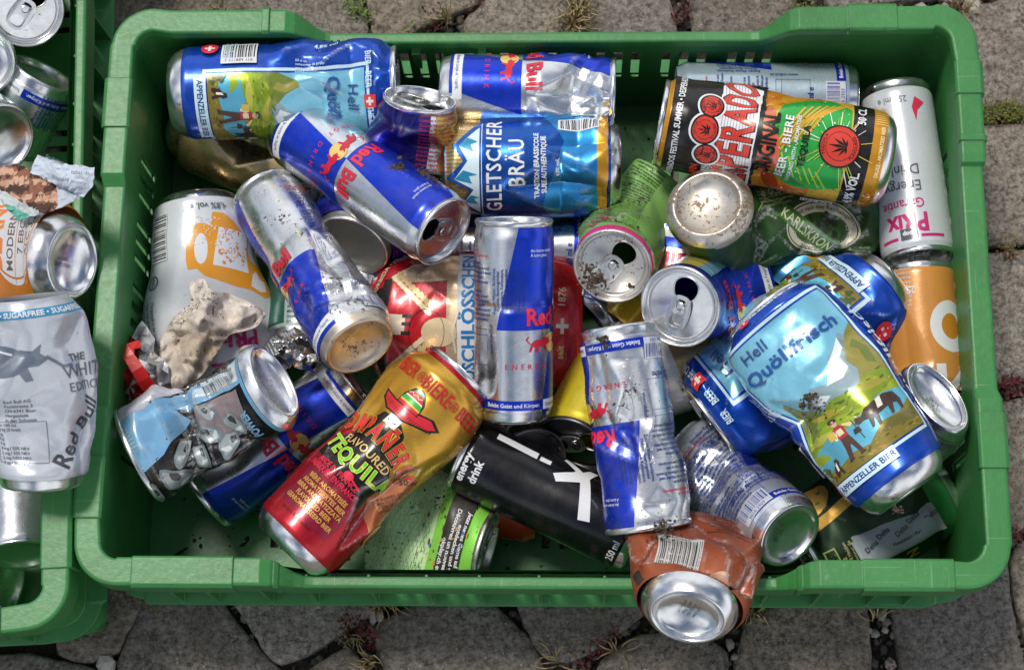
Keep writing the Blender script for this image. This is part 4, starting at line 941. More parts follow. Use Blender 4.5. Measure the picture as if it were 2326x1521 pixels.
def tequila_gold(L=165):
    A = Art(); RED2, GL, YE, GN, K = hexc('#b31322', .45), hexc('#dba63a', .7), hexc('#f1c63c', .1), hexc('#62cf2e', .05), hexc('#17120f', .1); s = -9
    A.poly([(-95, 92), (-40, 90), (-14, 84), (12, 84), (18, 60), (40, 44), (95, 50), (95, 158), (-95, 158)], GL); A.poly([(18, 62), (30, 50), (42, 46), (52, 52), (50, 80), (34, 92), (18, 88)], hexc('#cf7a4e', .6))
    A.poly([(-95, 74), (-40, 78), (-36, 92), (-95, 96)], hexc('#c55a2e', .5))
    A.poly([(s - 25, 24), (s + 22, 22), (s + 26, 62), (s - 26, 66)], hexc('#8c1030', .35))
    A.poly([(s - 29, 62), (s + 25, 52), (s + 27, 74), (s + 21, 84), (s, 90), (s - 20, 86), (s - 28, 76)], K)
    A.poly([(s - 20, 84), (s + 24, 86), (s + 17, 96), (s + 12, 106), (s + 4, 111), (s - 10, 110), (s - 17, 100)], K)
    A.poly([(s - 6, 104), (s + 4, 104), (s + 5, 113), (s - 5, 113)], hexc('#efe9e0')); A.ell(s - 1.5, 110, 3.6, 4.4, hexc('#d9dcdf', .2), 14); A.line([(s - 4, 108), (s - 1, 106.6), (s + 2, 108)], .8, K)
    A.poly([(s - 22, 117), (s - 12, 112), (s + 4, 112), (s + 20, 118), (s + 26, 124), (s + 18, 127), (s + 4, 122), (s - 10, 121), (s - 24, 123)], K); A.poly([(s - 20, 117.6), (s - 11, 113.2), (s + 4, 113.2), (s + 19, 119), (s + 23, 123), (s + 17, 125.4), (s + 4, 120.6), (s - 10, 120), (s - 22, 121.6)], hexc('#d42532', .1))
    for i in range(24): x = s - 20 + i * 1.8; A.line([(x, 113.6 + abs(x - s) * .2), (x + .5, 116 + abs(x - s) * .2)], .35, K)
    A.poly([(s - 9, 120), (s + 9, 120.6), (s + 8, 129), (s + 4, 135.4), (s, 136.6), (s - 5, 134.6), (s - 8.4, 128)], K)
    for y0, y1, cc in ((121, 123.2, '#d42532'), (123.2, 124.4, '#e9c23c'), (124.4, 127.6, '#3db04c'), (127.6, 128.6, '#efe6c8'), (128.6, 132.4, '#d42532'), (132.4, 135.4, '#2d8d45')):
        w0, w1 = 8.0 - max(0, y0 - 126) * .55, 8.0 - max(0, y1 - 126) * .62; A.poly([(s - w0, y0), (s + w0, y0), (s + w1, y1), (s - w1, y1)], hexc(cc, .1))
    A.line([(s - 6, 130), (s - 4, 131.4), (s - 2, 130), (s, 131.4), (s + 2, 130), (s + 4, 131.4)], .5, hexc('#efe6c8'))
    nm = 'COMPAÑEROS'
    for col, b, dx in ((YE, .075, 0), (K, .055, 0), (hexc('#e02a2c', .0), .024, 0)): A.text(nm, s - 1, 91 + dx, 12.5, col, 0, 'c', .56, b, .15, 70)
    A.text('FLAVOURED', s, 80, 5.6, hexc('#e8c079', .2), 0, 'c', .86, .02, .03, 120)
    for col, b in ((K, .07), (hexc('#e9e05a', .05), .045), (GN, .015)): A.text('TEQUILA', s, 67, 9.6, col, 0, 'c', .98, b, .07, -140)
    A.text('MADE IN FRANCE', s - 3, 58, 3.8, hexc('#d8203c'), 0, 'c', .8, .03); A.text('FABRIQUÉE EN FRANCE', s - 3, 53, 3.8, hexc('#d8203c'), 0, 'c', .72, .03); A.ell(s + 4, 63, 3.6, 2.8, hexc('#e02846'), 14); A.line([(s + 6, 63), (s + 15, 60.6)], 1.0, hexc('#e02846'))
    for i, w in enumerate(['BIÈRE AROMATISÉE', 'AROMATISIERTES BIER', 'BIRRA AROMATIZZATA', 'FLAVOURED BEER', 'GEAROMATISEERD BIER']): A.text(w, s, 46.5 - i * 4.7, 3.1, hexc('#d9a84c', .2), 0, 'c', .86, .022)
    A.text('alc./vol. 5.9% vol/vol', s - 3, 20, 2.6, hexc('#4a0a14'), 0, 'c', .9, .01)
    for x, w in ((-27, 'BIER'), (1, 'BIERE'), (30, 'BEER')): A.text(w, s + x + 6, 138, 9.6, hexc('#c2141f', .0), 0, 'c', .66, .012, .02)
    for x in (-13, 15): A.ring(s + x + 6, 142.6, 3.2, .5, hexc('#b8241f', .1)); A.line([(s + x + 6 + 2.6 * math.cos(i * 2.513 + 1.57), 142.6 + 2.6 * math.sin(i * 2.513 + 1.57)) for i in range(5)], .4, hexc('#b8241f', .1), True)
    A.para(['di frumento, sciroppo di glucosio', 'MALTO D’ORZO, aromi naturali', 'di lime verde, acido citrico', 'vedi sul fondo'], 30, 64, 2.2, hexc('#3a2410', .1), 1.5, 62); A.text('50 cl', 34, 86, 4.4, hexc('#3a2410', .1), 50, 'c', .9, .01)
    A.ring(48, 46, 8, 2, hexc('#c0202a')); A.ring(48, 46, 9.6, .8, YE)
    for y in (104, 118, 130): A.line([(40, y), (47, y), (47, y + 10), (40, y + 10)], .4, K, True); A.para(['PLASTIC', 'ALU 50'], 41, y + 7, 1.6, K)
    return A
def okcan():
    A = Art(); K = hexc('#0c0d12', .25)
    A.text('energy', -9, 123, 5.8, WHT, 0, 'c', .95, .03); A.text('drink', -9, 114, 5.8, WHT, 0, 'c', .95, .03)
    A.poly([(20, 84), (26, 84), (26, 114), (20, 114)], WHT); A.poly([(20, 74), (24, 74), (24, 82), (20, 82)], WHT)
    A.frame(17, -2); A.poly([(20, 68), (15, 69), (8, 59), (6, 60), (-2, 72), (-7, 68), (0, 53), (-24, 44), (-22, 36), (6, 48), (17, 44), (17, 50), (10, 54)], WHT)
    A.frame(); A.ell(19, 24, 12, 10.5, WHT, 30); A.ell(18, 23, 6, 5.2, K, 24); A.text('250 ml', -17, 10, 4.8, WHT, 0, 'c', .9, .025); return A
# ------------------------------------------------------------------ the cans in the wide crate
C = Can
# far side, left: blue lager can on top of the gold one
C('battered blue lager can with a mountain picture, lying on top of the gold can', [(393, 214, 120), (905, 192, 118)], 32.5, QB, lambda L: alpine(25, L, t=L - 20), rf=.74, foot=13,
  secs=[(0, 1, 1), (.45, 1, 1), (.68, .95, .8), (.85, 1.05, .7), (1, .92, .9)], dents=[(-12, 128, 9, 22, 30), (16, 100, 5, 20, 25, 'round'), (-20, 95, 4, 14, 40, 'fold', 20)], facets=[(4, 30, 3, .45, 1.0), (1.2, 12, 3, .5, 1)], dirt=.2)
C('crumpled plain gold can squeezed under the blue mountain picture can', [(418, 262, 46), (560, 335, 48), (730, 400, 48)], 33, hexc('#e6c486', .95), None, secs=[(0, .95, .9), (.5, .92, .7), (1, 1.0, .6)],
  facets=[(6, 42, 5, .1, 1.0)], dents=[(-6, 60, 12, 25, 30)], dirt=.25, lid=False)
C('blue and silver energy drink can with brown soil caked on its side', [(662, 292, 104), (1010, 528, 148)], 26.5, SIL, eagle(-4), rf=.84, rl=.92, tab=20, dirt=.3,
  dents=[(30, 50, 3, 14, 40, 'round')])
A = Art(); PUR = hexc('#1a1470', .6)
A.poly([(-60, 20), (8, 10), (12, 114), (-60, 114)], PUR); A.rect(-60, 108, 60, 116, hexc('#b4b6d0', .3)); A.rect(-60, 116, 14, 130, BLU); A.rect(14, 10, 60, 130, hexc('#d8b45a', .8))
A.text('GOLDEN', 16, 104, 3.0, REDI, 0, 'l', .9, .03); A.text('EAGLE - Energy Drink', 4, 99, 3.2, REDI, 0, 'l', .85, .03); A.ell(3, 106, 7, 1.8, REDI); A.para(TXT2 + TXT3 + TXT2, 2, 94, 2.2, hexc('#c42a5a', .1), 1.6, 0); A.para(TXT3, -28, 106, 2.0, hexc('#c42a5a', .1), 1.7, -90); A.ell(-14, 98, 3.4, 4, WHT, 9)
C('purple blue and gold energy drink can squashed to a wedge, tab end up', [(930, 410, 112), (940, 318, 127), (954, 222, 147)], 26.5, SIL, A, secs=[(0, 1.35, .3), (.45, 1.35, .5), (.75, 1.05, .9), (1, 1, 1)], rl=.93, tab=70, facets=[(4, 30, 8, 0, .8)], dents=[(-10, 70, 8, 14, 40)], base=False, dirt=.2)
C('blue and silver energy drink can with a crushed shoulder, lying along the far wall', [(1003, 208, 112), (1398, 214, 114)], 26.5, SIL, eagle(-27, side_l=False), rf=.84, rl=.92, tab=0, secs=[(0, 1, 1), (.55, 1, 1), (.78, 1.06, .8), (1, 1, 1)],
  dents=[(2, 92, 10, 16, 30), (10, 110, 7, 10, 14), (-14, 100, 4, 10, 30, 'fold', 60)], facets=[(3.2, 20, 4, .5, 1)], dirt=.15)
C('large dented blue lager can with a white mountain logo and a gold ring', [(1410, 378, 104), (1006, 380, 104)], 33, hexc('#1558b0', .75), glacier(), rf=.78, dents=[(-14, 42, 10, 26, 38), (16, 30, 6, 20, 26), (-24, 14, 5, 12, 18)], facets=[(3.0, 32, 9, 0, .75)], dirt=.15, lid=False)
C('silver energy drink can lying deep in the heap behind the upright blue and silver can', [(1358, 566, 52), (930, 566, 48)], 26.5, SIL, eagle(62, code=False), rf=.84, lid=False, dents=[(0, 60, 4, 18, 30)], dirt=.15)
A = Art(); A.barcode(-26, 34, 22, 12, 0, '7 640', pad=1); A.rect(-60, 14, 60, 18, BLU); A.para(TXT2 + TXT3, 2, 90, 2.3, hexc('#b02470', .1), 1.6, 90); A.para(TXT3 + TXT2, 8, 30, 2.2, hexc('#a02468', .1), 1.6, 0)
C('dark blue energy drink can showing its hollow round bottom beside the silver dented can', [(798, 560, 96), (850, 470, 78), (905, 385, 60)], 28.5, hexc('#1a1a86', .5), A, rf=.90, foot=8, secs=[(0, 1, 1), (.3, 1.3, 1), (.6, 1.7, .9), (1, 1.6, .8)], lid=False, dirt=.2, alu=ALU_DIRTY)
A = Art(); A.para(TXT3 + TXT2 + TXT3, -24, 150, 2.6, NAVY, 1.5, 0); A.para(TXT2 + TXT3, -24, 90, 2.6, NAVY, 1.5, 0)
C('pale grey can covered in small print, mostly buried under the round bottomed dark blue can', [(775, 690, 46), (925, 590, 44)], 30, hexc('#aab6ba', .3), A, lid=False, base=False, dirt=.2)
C('silver and blue energy drink can with a tan bottom and a pinched waist', [(818, 788, 152), (606, 448, 92)], 26.5, SIL, eagle(-33), rf=.86, rl=.95, tab=0, mouth=False, secs=[(0, 1, 1), (.4, .98, .95), (.62, .92, .85), (.8, 1.0, .92), (1, 1, 1)],
  dents=[(6, 30, 5, 10, 40, 'fold', 70), (14, 60, 7, 12, 40), (-22, 44, 5, 12, 30)], facets=[(3.0, 20, 14, .03, .62)], dirt=.62, stamp=(['L7 11.2021', 'PROD 0435'], 1.9, 20, 9), alu=alu_mat('tan_aluminium', (.66, .57, .46), .38))
C('upright looking blue and silver energy drink can lying on top at the very centre', [(1166, 950, 104), (1168, 497, 158)], 26.5, SIL, eagle(31, code=False), rf=.84, rl=.95, neck=12, tab=180, mouth=True, dents=[(-6, 78, 1.6, 3, 44, 'fold', 90), (-20, 40, 3, 10, 50, 'round')], dirt=.18)
# flattened castle can
A = Art(); BG, RD, CW = hexc('#d2b896', .55), hexc('#c41a2a', .25), hexc('#eadcc4', .2)
A.rect(-50, 0, 50, 3, CW); A.rect(-7, 16, 5, 28, RD); A.rect(-2.2, 17.5, .2, 26.5, WHT); A.rect(-5.5, 20.8, 3.5, 23.2, WHT); A.text('1876', 16, 20, 5.2, CW, 0, 'c', .85, .02); A.text('seit', -17, 20, 5.2, CW, 0, 'c', .85, .02); A.frame(0, 33)
A.ell(0, 62, 44, 52, CW, 40); A.ell(0, 62, 42.8, 50.6, BG, 40); A.rect(-60, 4, 60, 44, RD); A.rect(-48, 44, 46, 59, WHT); A.text('FELDSCHLÖSSCHEN', -1, 47.5, 8.6, hexc('#1f7fc4', .1), 0, 'c', .80, .035); A.text('FELDSCHLÖSSCHEN', -1, 47.9, 7.4, hexc('#173a7c', .1), 0, 'c', .93, .01) if 0 else None
A.rect(-32, 66, 22, 108, RD); 
for i in range(7): A.line([(-32, 68 + i * 5), (-25, 68 + i * 5)], .35, BLK); A.line([(15, 68 + i * 5), (22, 68 + i * 5)], .35, BLK)
for x in (-32, -27, 17, 22): A.line([(x, 66), (x, 104)], .35, BLK)
for x, w in ((-26, 6), (-10, 7), (2, 6), (12, 7)): A.rect(x, 108, x + w, 119, BLK)
A.rect(-34, 104, 24, 110, BLK); A.rect(-6, 92, 4, 126, CW); 
for x in (-6, -1.5, 2.4): A.rect(x, 88, x + 1.8, 94, BLK)
for sg in (-1, 1):
    for i in range(9): A.ell(sg * (6 + i * 2.2), 78 + i * 3.0, 3.4, 1.5, hexc('#efe0b8', .2), 10, 54 if sg > 0 else 126); A.ell(sg * (9 + i * 2.2), 76 + i * 3.0, 3.2, 1.4, hexc('#d9c08c', .2), 10, 20 if sg > 0 else 160)
A.ell(-4, 70, 7, 11, hexc('#e8cfa4', .3), 20); A.line([(-4, 62), (-14, 60)], 1.2, CW); A.line([(-4, 62), (6, 58)], 1.2, CW); A.ring(-4, 78, 11, .35, BLK)
A.text('BIERE TROUBLE RINFRESCANTE TORBIDA • FRISCH', 0, 117, 3.4, CW, 0, 'c', .95, .02, .02, 62); A.line([(-50, 124), (50, 124)], .5, CW); A.para(['NATUR TRÜB', 'MEDINA', 'A LANGUETTE', 'ALANDWIN.CH'], 14, 134, 2.6, CW, 1.4, 0)
A.frame()
C('red beer can with a castle picture flattened under the upright looking blue and silver can', [(1335, 738, 62), (1200, 735, 74), (1000, 735, 74), (835, 728, 62)], 33, RD, A, secs=[(0, 1.05, .25), (.12, 1.3, .42), (.5, 1.45, .5), (.85, 1.35, .5), (1, 1.0, .4)], facets=[(6.5, 32, 21, 0, 1), (2, 14, 2, 0, 1)], dirt=.25, lid=False, base=False)
# white can with a beer mug
A = Art(); OG = hexc('#e39a2a', .0)
MG_ = tracer((452, 452, 80), (498, 900, 66), 33, 1.22); Z6 = lambda pts: MG_([(240 + .355 * x, 420 + .355 * y) for x, y in pts]); MW = (.74, .76, .78, 0)
A.poly(Z6([(700, 262), (715, 252), (790, 250), (850, 290), (900, 350), (935, 450), (955, 530), (990, 550), (1012, 600), (1030, 690), (1000, 750), (975, 757), (905, 712), (830, 700), (650, 645), (600, 605), (548, 612), (530, 560), (528, 430), (545, 370), (580, 335), (640, 330), (692, 345)]), OG)
A.poly(Z6([(626 + 44 * math.cos(i * .3307), 487 + 92 * math.sin(i * .3307)) for i in range(19)]), MW); A.poly(Z6([(745, 345), (938, 355), (920, 610), (702, 580), (735, 400)]), MW); A.poly(Z6([(940, 612), (965, 588), (975, 640), (995, 655), (990, 720), (960, 722), (915, 690)]), MW)
rr = random.Random(5)
for i in range(150):
    x, y = (rr.uniform(735, 925), rr.choice([350 + abs(rr.gauss(0, 45)), 500 + rr.gauss(0, 22)])) if i < 95 else (rr.uniform(560, 760), rr.uniform(290, 470)); p = Z6([(x, y)])[0]
    A.ell(p[0], p[1], rr.uniform(.25, .8), rr.uniform(.25, .8), hexc('#e08f3a') if i < 95 else (.74, .70, .62, 0), 6)
for x, y in ((862, 455), (893, 532), (812, 545), (872, 492), (770, 560)): p = Z6([(x, y)])[0]; A.ell(p[0], p[1], 1.1, 1.1, OG, 10)
A.barcode(31, 33, 32, 14, 90, '7 610827 333811', pad=.6, bgc=(.74, .76, .78, 0)); A.text('4,8% vol. e', -6, 13, 4.6, hexc('#5a5f66'), 0, 'c', .9, .01); A.ring(34, 63, 4.2, .8, hexc('#2a2c30')); A.text('ALU', 35, 63, 2.4, hexc('#2a2c30'), 90, 'c', .9, .02)
A.para(['Hergestellt in der Schweiz', 'Fabriqué en Suisse', 'Prodotto in Svizzera'], 33, 76, 2.4, hexc('#4a4e54'), 1.9, 90); A.text('PRix', -13, 103, 12, hexc('#c21a6e'), 0, 'c', .82, .035); A.text('Garantie', -10, 96, 5.5, hexc('#c21a6e'), 0, 'c', .9, .015); A.rect(-30, 125, 2, 127.4, hexc('#c21a6e'))
C('white beer can with an orange mug picture, wider at one end, under the dirty napkin', [(452, 452, 80), (468, 640, 76), (498, 900, 66)], 33, hexc('#d3d8dc', .08), A, secs=[(0, .98, .95), (.3, 1.12, .95), (.6, 1.45, .75), (.85, 1.40, .75), (1, 1.22, .8)], dents=[(-24, 110, 4, 26, 50, 'round')], facets=[(1.2, 40, 3, .1, .95)], rl=.84, dirt=.14, tab=180)
A = Art(); A.rect(-50, 10, -14, 150, hexc('#1f5a4c', .3)); A.para(TXT3 + TXT2, -12, 40, 2.4, hexc('#20332f'), 1.6); A.barcode(-4, 118, 22, 12, 90, '617 322', pad=.8); A.para(TXT2, 14, 100, 2.0, hexc('#20332f'), 1.6, 90)
C('pale green and white can with small print, pressed under the pinched silver can', [(686, 792, 62), (700, 440, 46)], 26.5, hexc('#aebfba', .3), A, rf=.9, lid=False, dirt=.2)
# twisted black and light blue can
A = Art(); LB, K = hexc('#7fb6dc', .25), hexc('#101015', .25); GY = hexc('#7f8a8c', .3)
A.poly([(-70, 150), (-70, 112), (-8, 70), (-6, 10), (26, 10), (30, 60), (44, 96), (70, 120), (70, 150)], LB) if 0 else None
A.rect(-95, 9, 95, 13, LB); A.poly([(10, 12), (36, 12), (30, 60), (26, 92), (12, 64)], LB); A.poly([(13, 14), (33, 14), (28, 58), (20, 62)], (.62, .70, .74, 0)); A.barcode(23, 36, 32, 12, 90, '20917609', (.1, .1, .1, 0), (.58, .66, .70, 0), .4, 9)
A.poly([(24, 80), (6, 70), (-10, 92), (-18, 120), (-16, 150), (60, 150), (60, 84)], LB); [A.line([(-12 + i * 2.4, 108 + i), (-8 + i * 2.2, 147)], .5, hexc('#cfe6f4', .2)) for i in range(14)]; A.poly([(22, 92), (24, 124), (30, 150), (95, 150), (95, 60), (34, 66)], hexc('#c4c0cc', .2)); A.poly([(-24, 24), (8, 20), (10, 60), (-6, 70), (-28, 50)], hexc('#8f7f80', .2))
for i in range(18): A.line([(2 + i * 2.6, 104 + i * .5), (6 + i * 2.4, 146)], .5, hexc('#cfe6f4', .2))
A.poly([(40, 96), (58, 104), (56, 118), (38, 112)], hexc('#1c1a24', .2)); A.text('WWW', 44, 122, 5, hexc('#2a2a44'), 60, 'c', .8, .03)
rb = random.Random(11)
for x, y, k, dg in ((2, 52, 8, 50), (-14, 36, 12, 20), (-28, 48, 12, -40), (-12, 58, 11, 60), (-26, 70, 12, 10), (-14, 82, 9, -30), (-30, 92, 12, 30), (-36, 112, 11, -20), (-30, 132, 10, 30)):
    P_ = [(k * (1 + .22 * math.sin(3 * q * .3491 + x)) * math.cos(q * .3491), k * .62 * (1 + .25 * math.cos(2 * q * .3491 + y)) * math.sin(q * .3491)) for q in range(18)]
    A.frame(x, y, dg); A.poly(P_, GY); A.poly([(u * .8 + .8, v * .75 + .5) for u, v in P_], hexc('#a3adae', .25)); A.poly([(u * .34 + k * .30, v * .36 - k * .12) for u, v in P_], hexc('#33363a', .25)); A.poly([(u * .16 - k * .42, v * .5 + k * .05) for u, v in P_], hexc('#d8dede', .2))
A.frame()
A.text('POWER', -22, 20, 5.6, LB, 0, 'c', .9, .04); 
C('black and light blue energy drink can twisted like a wrung cloth, bottom end up', [(624, 866, 152), (575, 903, 139), (515, 932, 130), (405, 986, 122), (312, 1036, 118)], 33, K, A, rf=.80, roll=10, ref=.6, view=None, secs=[(0, 1.0, .62), (.16, .90, .5), (.42, .86, .32), (.7, 1.06, .42), (1, 1.06, .62)], dents=[(8, 72, 15, 12, 90, 'fold', 86), (20, 50, 6, 14, 40)], facets=[(5, 24, 6, .2, 1), (2, 11, 3, .2, 1)], rl=.97, neck=5, mouth=False, tab=0, dirt=.42)
C('blue and silver energy drink can lying low beside the red and gold tequila beer', [(806, 868, 62), (470, 1132, 42)], 26.5, SIL, eagle(-8), rf=.84, rl=.93, tab=180, dirt=.3, dents=[(14, 96, 3, 16, 18, 'round')])
C('red and gold tequila flavoured beer can with a sombrero on its side', [(650, 1252, 118), (1046, 846, 122)], 33, hexc('#b31322', .5), tequila_gold(165), rf=.74, foot=12, secs=[(0, 1, 1), (.35, 1, .98), (.55, 1.0, .92), (.8, 1.08, .96), (1, .98, .98)], rl=.80, neck=16,
  dents=[(26, 62, 12, 20, 40), (14, 92, 4, 12, 40, 'fold', 60), (-26, 100, 4, 12, 50, 'round')], facets=[(3.0, 28, 11, .25, .9)], dirt=.1, tab=0)
# light green can
def lime_flat(L):
    A = Art(); G1, G2 = hexc('#86d84a', .1), hexc('#c6ecae', .05); o = L - 116; A.rect(-46, 8, 50, L - 36, G2); rr = random.Random(2)
    for i in range(int((L - 48) / 1.5)):
        for j in range(16): A.rect(-38 + j * 5 + (i % 2) * 2.4, 10 + i * 1.5, -38 + j * 5 + 3.4 + (i % 2) * 2.4, 10.5 + i * 1.5, hexc('#9ad68a', .05)) if (i * 7 + j * 3) % 4 else None
    A.rect(-42, L - 29, 36, L - 12, BLK); A.para(['Jetzt neues Game auf okplay.ch', 'entdecken und gewinnen.', 'Découvrez un nouveau jeu sur', 'okplay.ch et gagnez.'], 30, L - 15, 2.9, WHT, 1.45, 0, 'r', .9, .03); A.ring(-32, L - 20.5, 6, 1, WHT); A.text('0', -32, L - 23, 6, WHT, 0, 'c', .9, .03)
    for i in range(40): A.ell(rr.uniform(-30, 40), rr.uniform(40, L - 8), rr.uniform(.5, 2), rr.uniform(.4, 1), hexc(rr.choice(['#7a4a2c', '#c98a4a', '#6c3a24', '#3f86c4'])), 6)
    return A
C('pale green flattened drink can lying between the sombrero can and the black can', [(820, 1185, 58), (940, 1200, 62), (1108, 1246, 68)], 26.5, hexc('#86d84a', .1), lime_flat, pm=MATTE, secs=[(0, 1.5, .5), (.4, 1.62, .55), (.75, 1.35, .75), (1, 1.02, 1)], facets=[(3.4, 34, 12, 0, .8)], dents=[(-12, 40, 8, 40, 22, 'fold', 30)], rl=.96, tab=90, dirt=.55, base=False, lid_alu=ALU_DIRTY)
C('glossy black energy drink can with large white letters', [(1450, 1220, 84), (1050, 1026, 92)], 26.5, hexc('#0c0d12', .25), okcan(), rf=.84, rl=.96, neck=8, tab=90, dirt=.12, dents=[(8, 84, 1.5, 30, 30, 'round')])
C('dark can end with a grey ring half hidden above the black energy drink can', [(1130, 930, 30), (1205, 1050, 80)], 26.5, hexc('#15151a', .3), None, rl=.95, tab=30, dirt=.4, lid_alu=alu_mat('dull_dark_aluminium', (.22, .22, .23), .4), base=False)
A = Art(); YB = hexc('#3a2c10'); A.rect(-80, 10, 80, 14, YB) if 0 else None
A.rect(-80, 112, 80, 114.5, (.62, .64, .62, .6)); A.rect(-80, 117, 80, 119, (.62, .64, .62, .6)); A.ring(-14, 82, 4.4, .9, YB); A.text('ALU', -14, 81, 2.2, YB, 0, 'c', .9, .03); A.rect(-24, 84, -34, 92, YB); A.para(['RECYCLINE', 'Bodenseiten', 'haltbar bis'], 2, 96, 2.4, YB, 1.5, 90); A.para(TXT3, 8, 92, 2.0, YB, 1.6, 90)
C('yellow can with a dark tab end wedged between two energy drink cans in the middle', [(1395, 836, 52), (1303, 1014, 84)], 28.5, hexc('#e2cd2e', .3), A, rl=.93, tab=310, dirt=.2, lid_alu=alu_mat('dark_lid_aluminium', (.16, .16, .17), .35), base=False)
C('white looking energy drink can printed upside down with a dent, right beside the centre can', [(1402, 742, 152), (1474, 1200, 124)], 26.5, SIL, eagle(37), rf=.90, rl=.98, neck=8, tab=0, secs=[(0, .98, .98), (.3, 1, 1), (.7, 1.04, .9), (1, 1.06, 1)], dents=[(-2, 62, 7, 14, 26), (12, 70, 5, 12, 40, 'fold', 60), (16, 40, 4, 14, 30), (-10, 118, 3, 12, 12)], facets=[(2.4, 22, 6, .1, .95)], dirt=.5)
# lime can, tab end up
A = Art(); LM = hexc('#83b763', .2); A.rect(-90, 108, 90, 119, hexc('#d81f7c', .15)); A.barcode(22, 58, 22, 16, 0, '91040003', pad=.4, bgc=(.25, .42, .16, 0), seed=12)
A.poly([(-4, 96), (6, 98), (34, 44), (20, 30), (4, 60)], hexc('#79b352', .25)); A.para(TXT2 + TXT3 + TXT2, 0, 98, 1.9, hexc('#1c2a12'), 1.5, 0); A.para(TXT3 + TXT2, 20, 98, 1.9, hexc('#1c2a12'), 1.5, 0); A.text('% 17', 30, 90, 9, hexc('#b01c62'), 50, 'c', .8, .03)
C('lime green can with a pink band and a filthy tab end turned up', [(1520, 392, 84), (1462, 470, 88), (1412, 555, 112), (1390, 606, 140)], 26.5, LM, A, pm=MATTE, ref=.2, secs=[(0, .95, .6), (.4, 1.0, .55), (.75, 1.05, .85), (1, 1, 1)], rl=.97, neck=6, tab=350, dirt=.60, facets=[(4, 24, 4, 0, .82)], base=False, lid_alu=ALU_DIRTY)
A = Art(); A.para(TXT3, -20, 60, 3.2, NAVY, 1.5, 0); A.text('ml e', 8, 40, 7, NAVY, 60, 'c', .9, .03); A.poly([(-40, 10), (-10, 10), (4, 60), (-40, 60)], BLU)
C('tightly crumpled blue and silver can in the gap under the lime green can', [(1352, 735, 58), (1438, 655, 62)], 22, hexc('#8f959c', .95), A, secs=[(0, 1.2, .8), (1, 1.4, .7)], facets=[(7, 11, 31, 0, 1), (3, 6, 2, 0, 1)], foot=4, neck=4, base=False, lid=False, dirt=.2)
A = Art(); A.para(TXT3 + TXT2 + TXT3 + TXT2, 14, 120, 2.3, hexc('#4a2c10'), 1.5, 90)
C('golden can with brown print running under the open silver tab end', [(1395, 775, 58), (1560, 600, 54)], 26.5, hexc('#dcae2c', .5), A, lid=False, base=False, dirt=.25)
# rusty bottom, green crushed can
A = Art(); DG, CR_ = hexc('#1b4519', .1), hexc('#d8d2b4', .05); A.frame(14, 112, 76); A.ell(0, 0, 27, 19, CR_, 36); A.ell(0, 0, 25.8, 17.8, hexc('#16300f', .2), 36); A.ell(0, 0, 25, 17, CR_, 36); A.ell(0, -1, 19.5, 12, hexc('#2c5a20', .25), 30)
for i in range(30): rr = random.Random(i); A.ell(rr.gauss(1, 6), rr.gauss(0, 4), rr.uniform(1.5, 3.4), rr.uniform(1, 2.2), hexc(rr.choice(['#1d2216', '#14200e', '#2a2a1c'])), 9, rr.uniform(0, 180))
A.text('Gebraut nach dem Reinheitsgebot', 0, 13.0, 2.7, BLK, 0, 'c', .95, .01, .02, 34); A.text('Lagerbier hell', -2, -16.4, 3.2, BLK, 0, 'c', .95, .01, .02, -38)
A.frame(17, 104, 42); A.poly([(-30, -5), (22, -6), (26, 0), (22, 6), (-30, 6), (-26, 0)], hexc('#3f7d30', .25)); A.text('KARLSKRONE', -3, -3.4, 7, CR_, 0, 'c', .74, .015, .02)
A.frame(); A.text('e 0,5 l', -16, 84, 7, hexc('#a8b08c'), 90, 'c', .9, .01); A.text('ORIGINALABFÜLLUNG', -4, 142, 4.4, hexc('#a8b08c'), 46, 'c', .8, .01); A.para(TXT3, -30, 70, 2.0, hexc('#8d9a70'), 1.6, 90); A.line([(-6, 64), (-14, 76), (-9, 84), (-12, 92)], .8, hexc('#7f9a58')); A.barcode(-28, 112, 14, 7, 90, '', (.2, .25, .15, 0), (.03, .05, .03, 0), .3)
C('dark green beer can crushed flat with its rusty round bottom turned up', [(1606, 462, 152), (1622, 500, 126), (1690, 505, 104), (1830, 478, 98), (1990, 440, 98)], 33, DG, A, pm=MATTE, ref=.85, rf=.74, foot=11, secs=[(0, .94, .94), (.14, .9, .8), (.36, .95, .35), (.7, 1.10, .26), (1, 1.15, .24)], dents=[(0, 26, 10, 10, 20)], facets=[(8.0, 28, 15, .15, 1), (3.0, 12, 4, .3, 1)], lid=False, dirt=.32, bdirt=.95, alu=RUSTY)
C('black, orange and green tequila beer can with huge red letters and red seals', [(2018, 366, 134), (1496, 276, 138)], 33, hexc('#d99a26', .5), tequila_black(160), rf=.76, rl=.93, neck=7, tab=0, secs=[(0, 1, 1), (.5, 1, 1), (.72, .96, .9), (1, .92, .95)], dents=[(-30, 84, 9, 22, 30), (34, 92, 5, 16, 40, 'fold', 30)], facets=[(2.2, 32, 8, .4, .95)], dirt=.1)
C('pale blue energy drink can half hidden behind the black and orange tequila beer', [(1942, 226, 88), (1525, 222, 88)], 25.5, hexc('#b9cdd8', .55), eagle(66), rf=.86, lid=False, dirt=.1)
A = Art(); MG, GYT = hexc('#c21a6e'), hexc('#55585e')
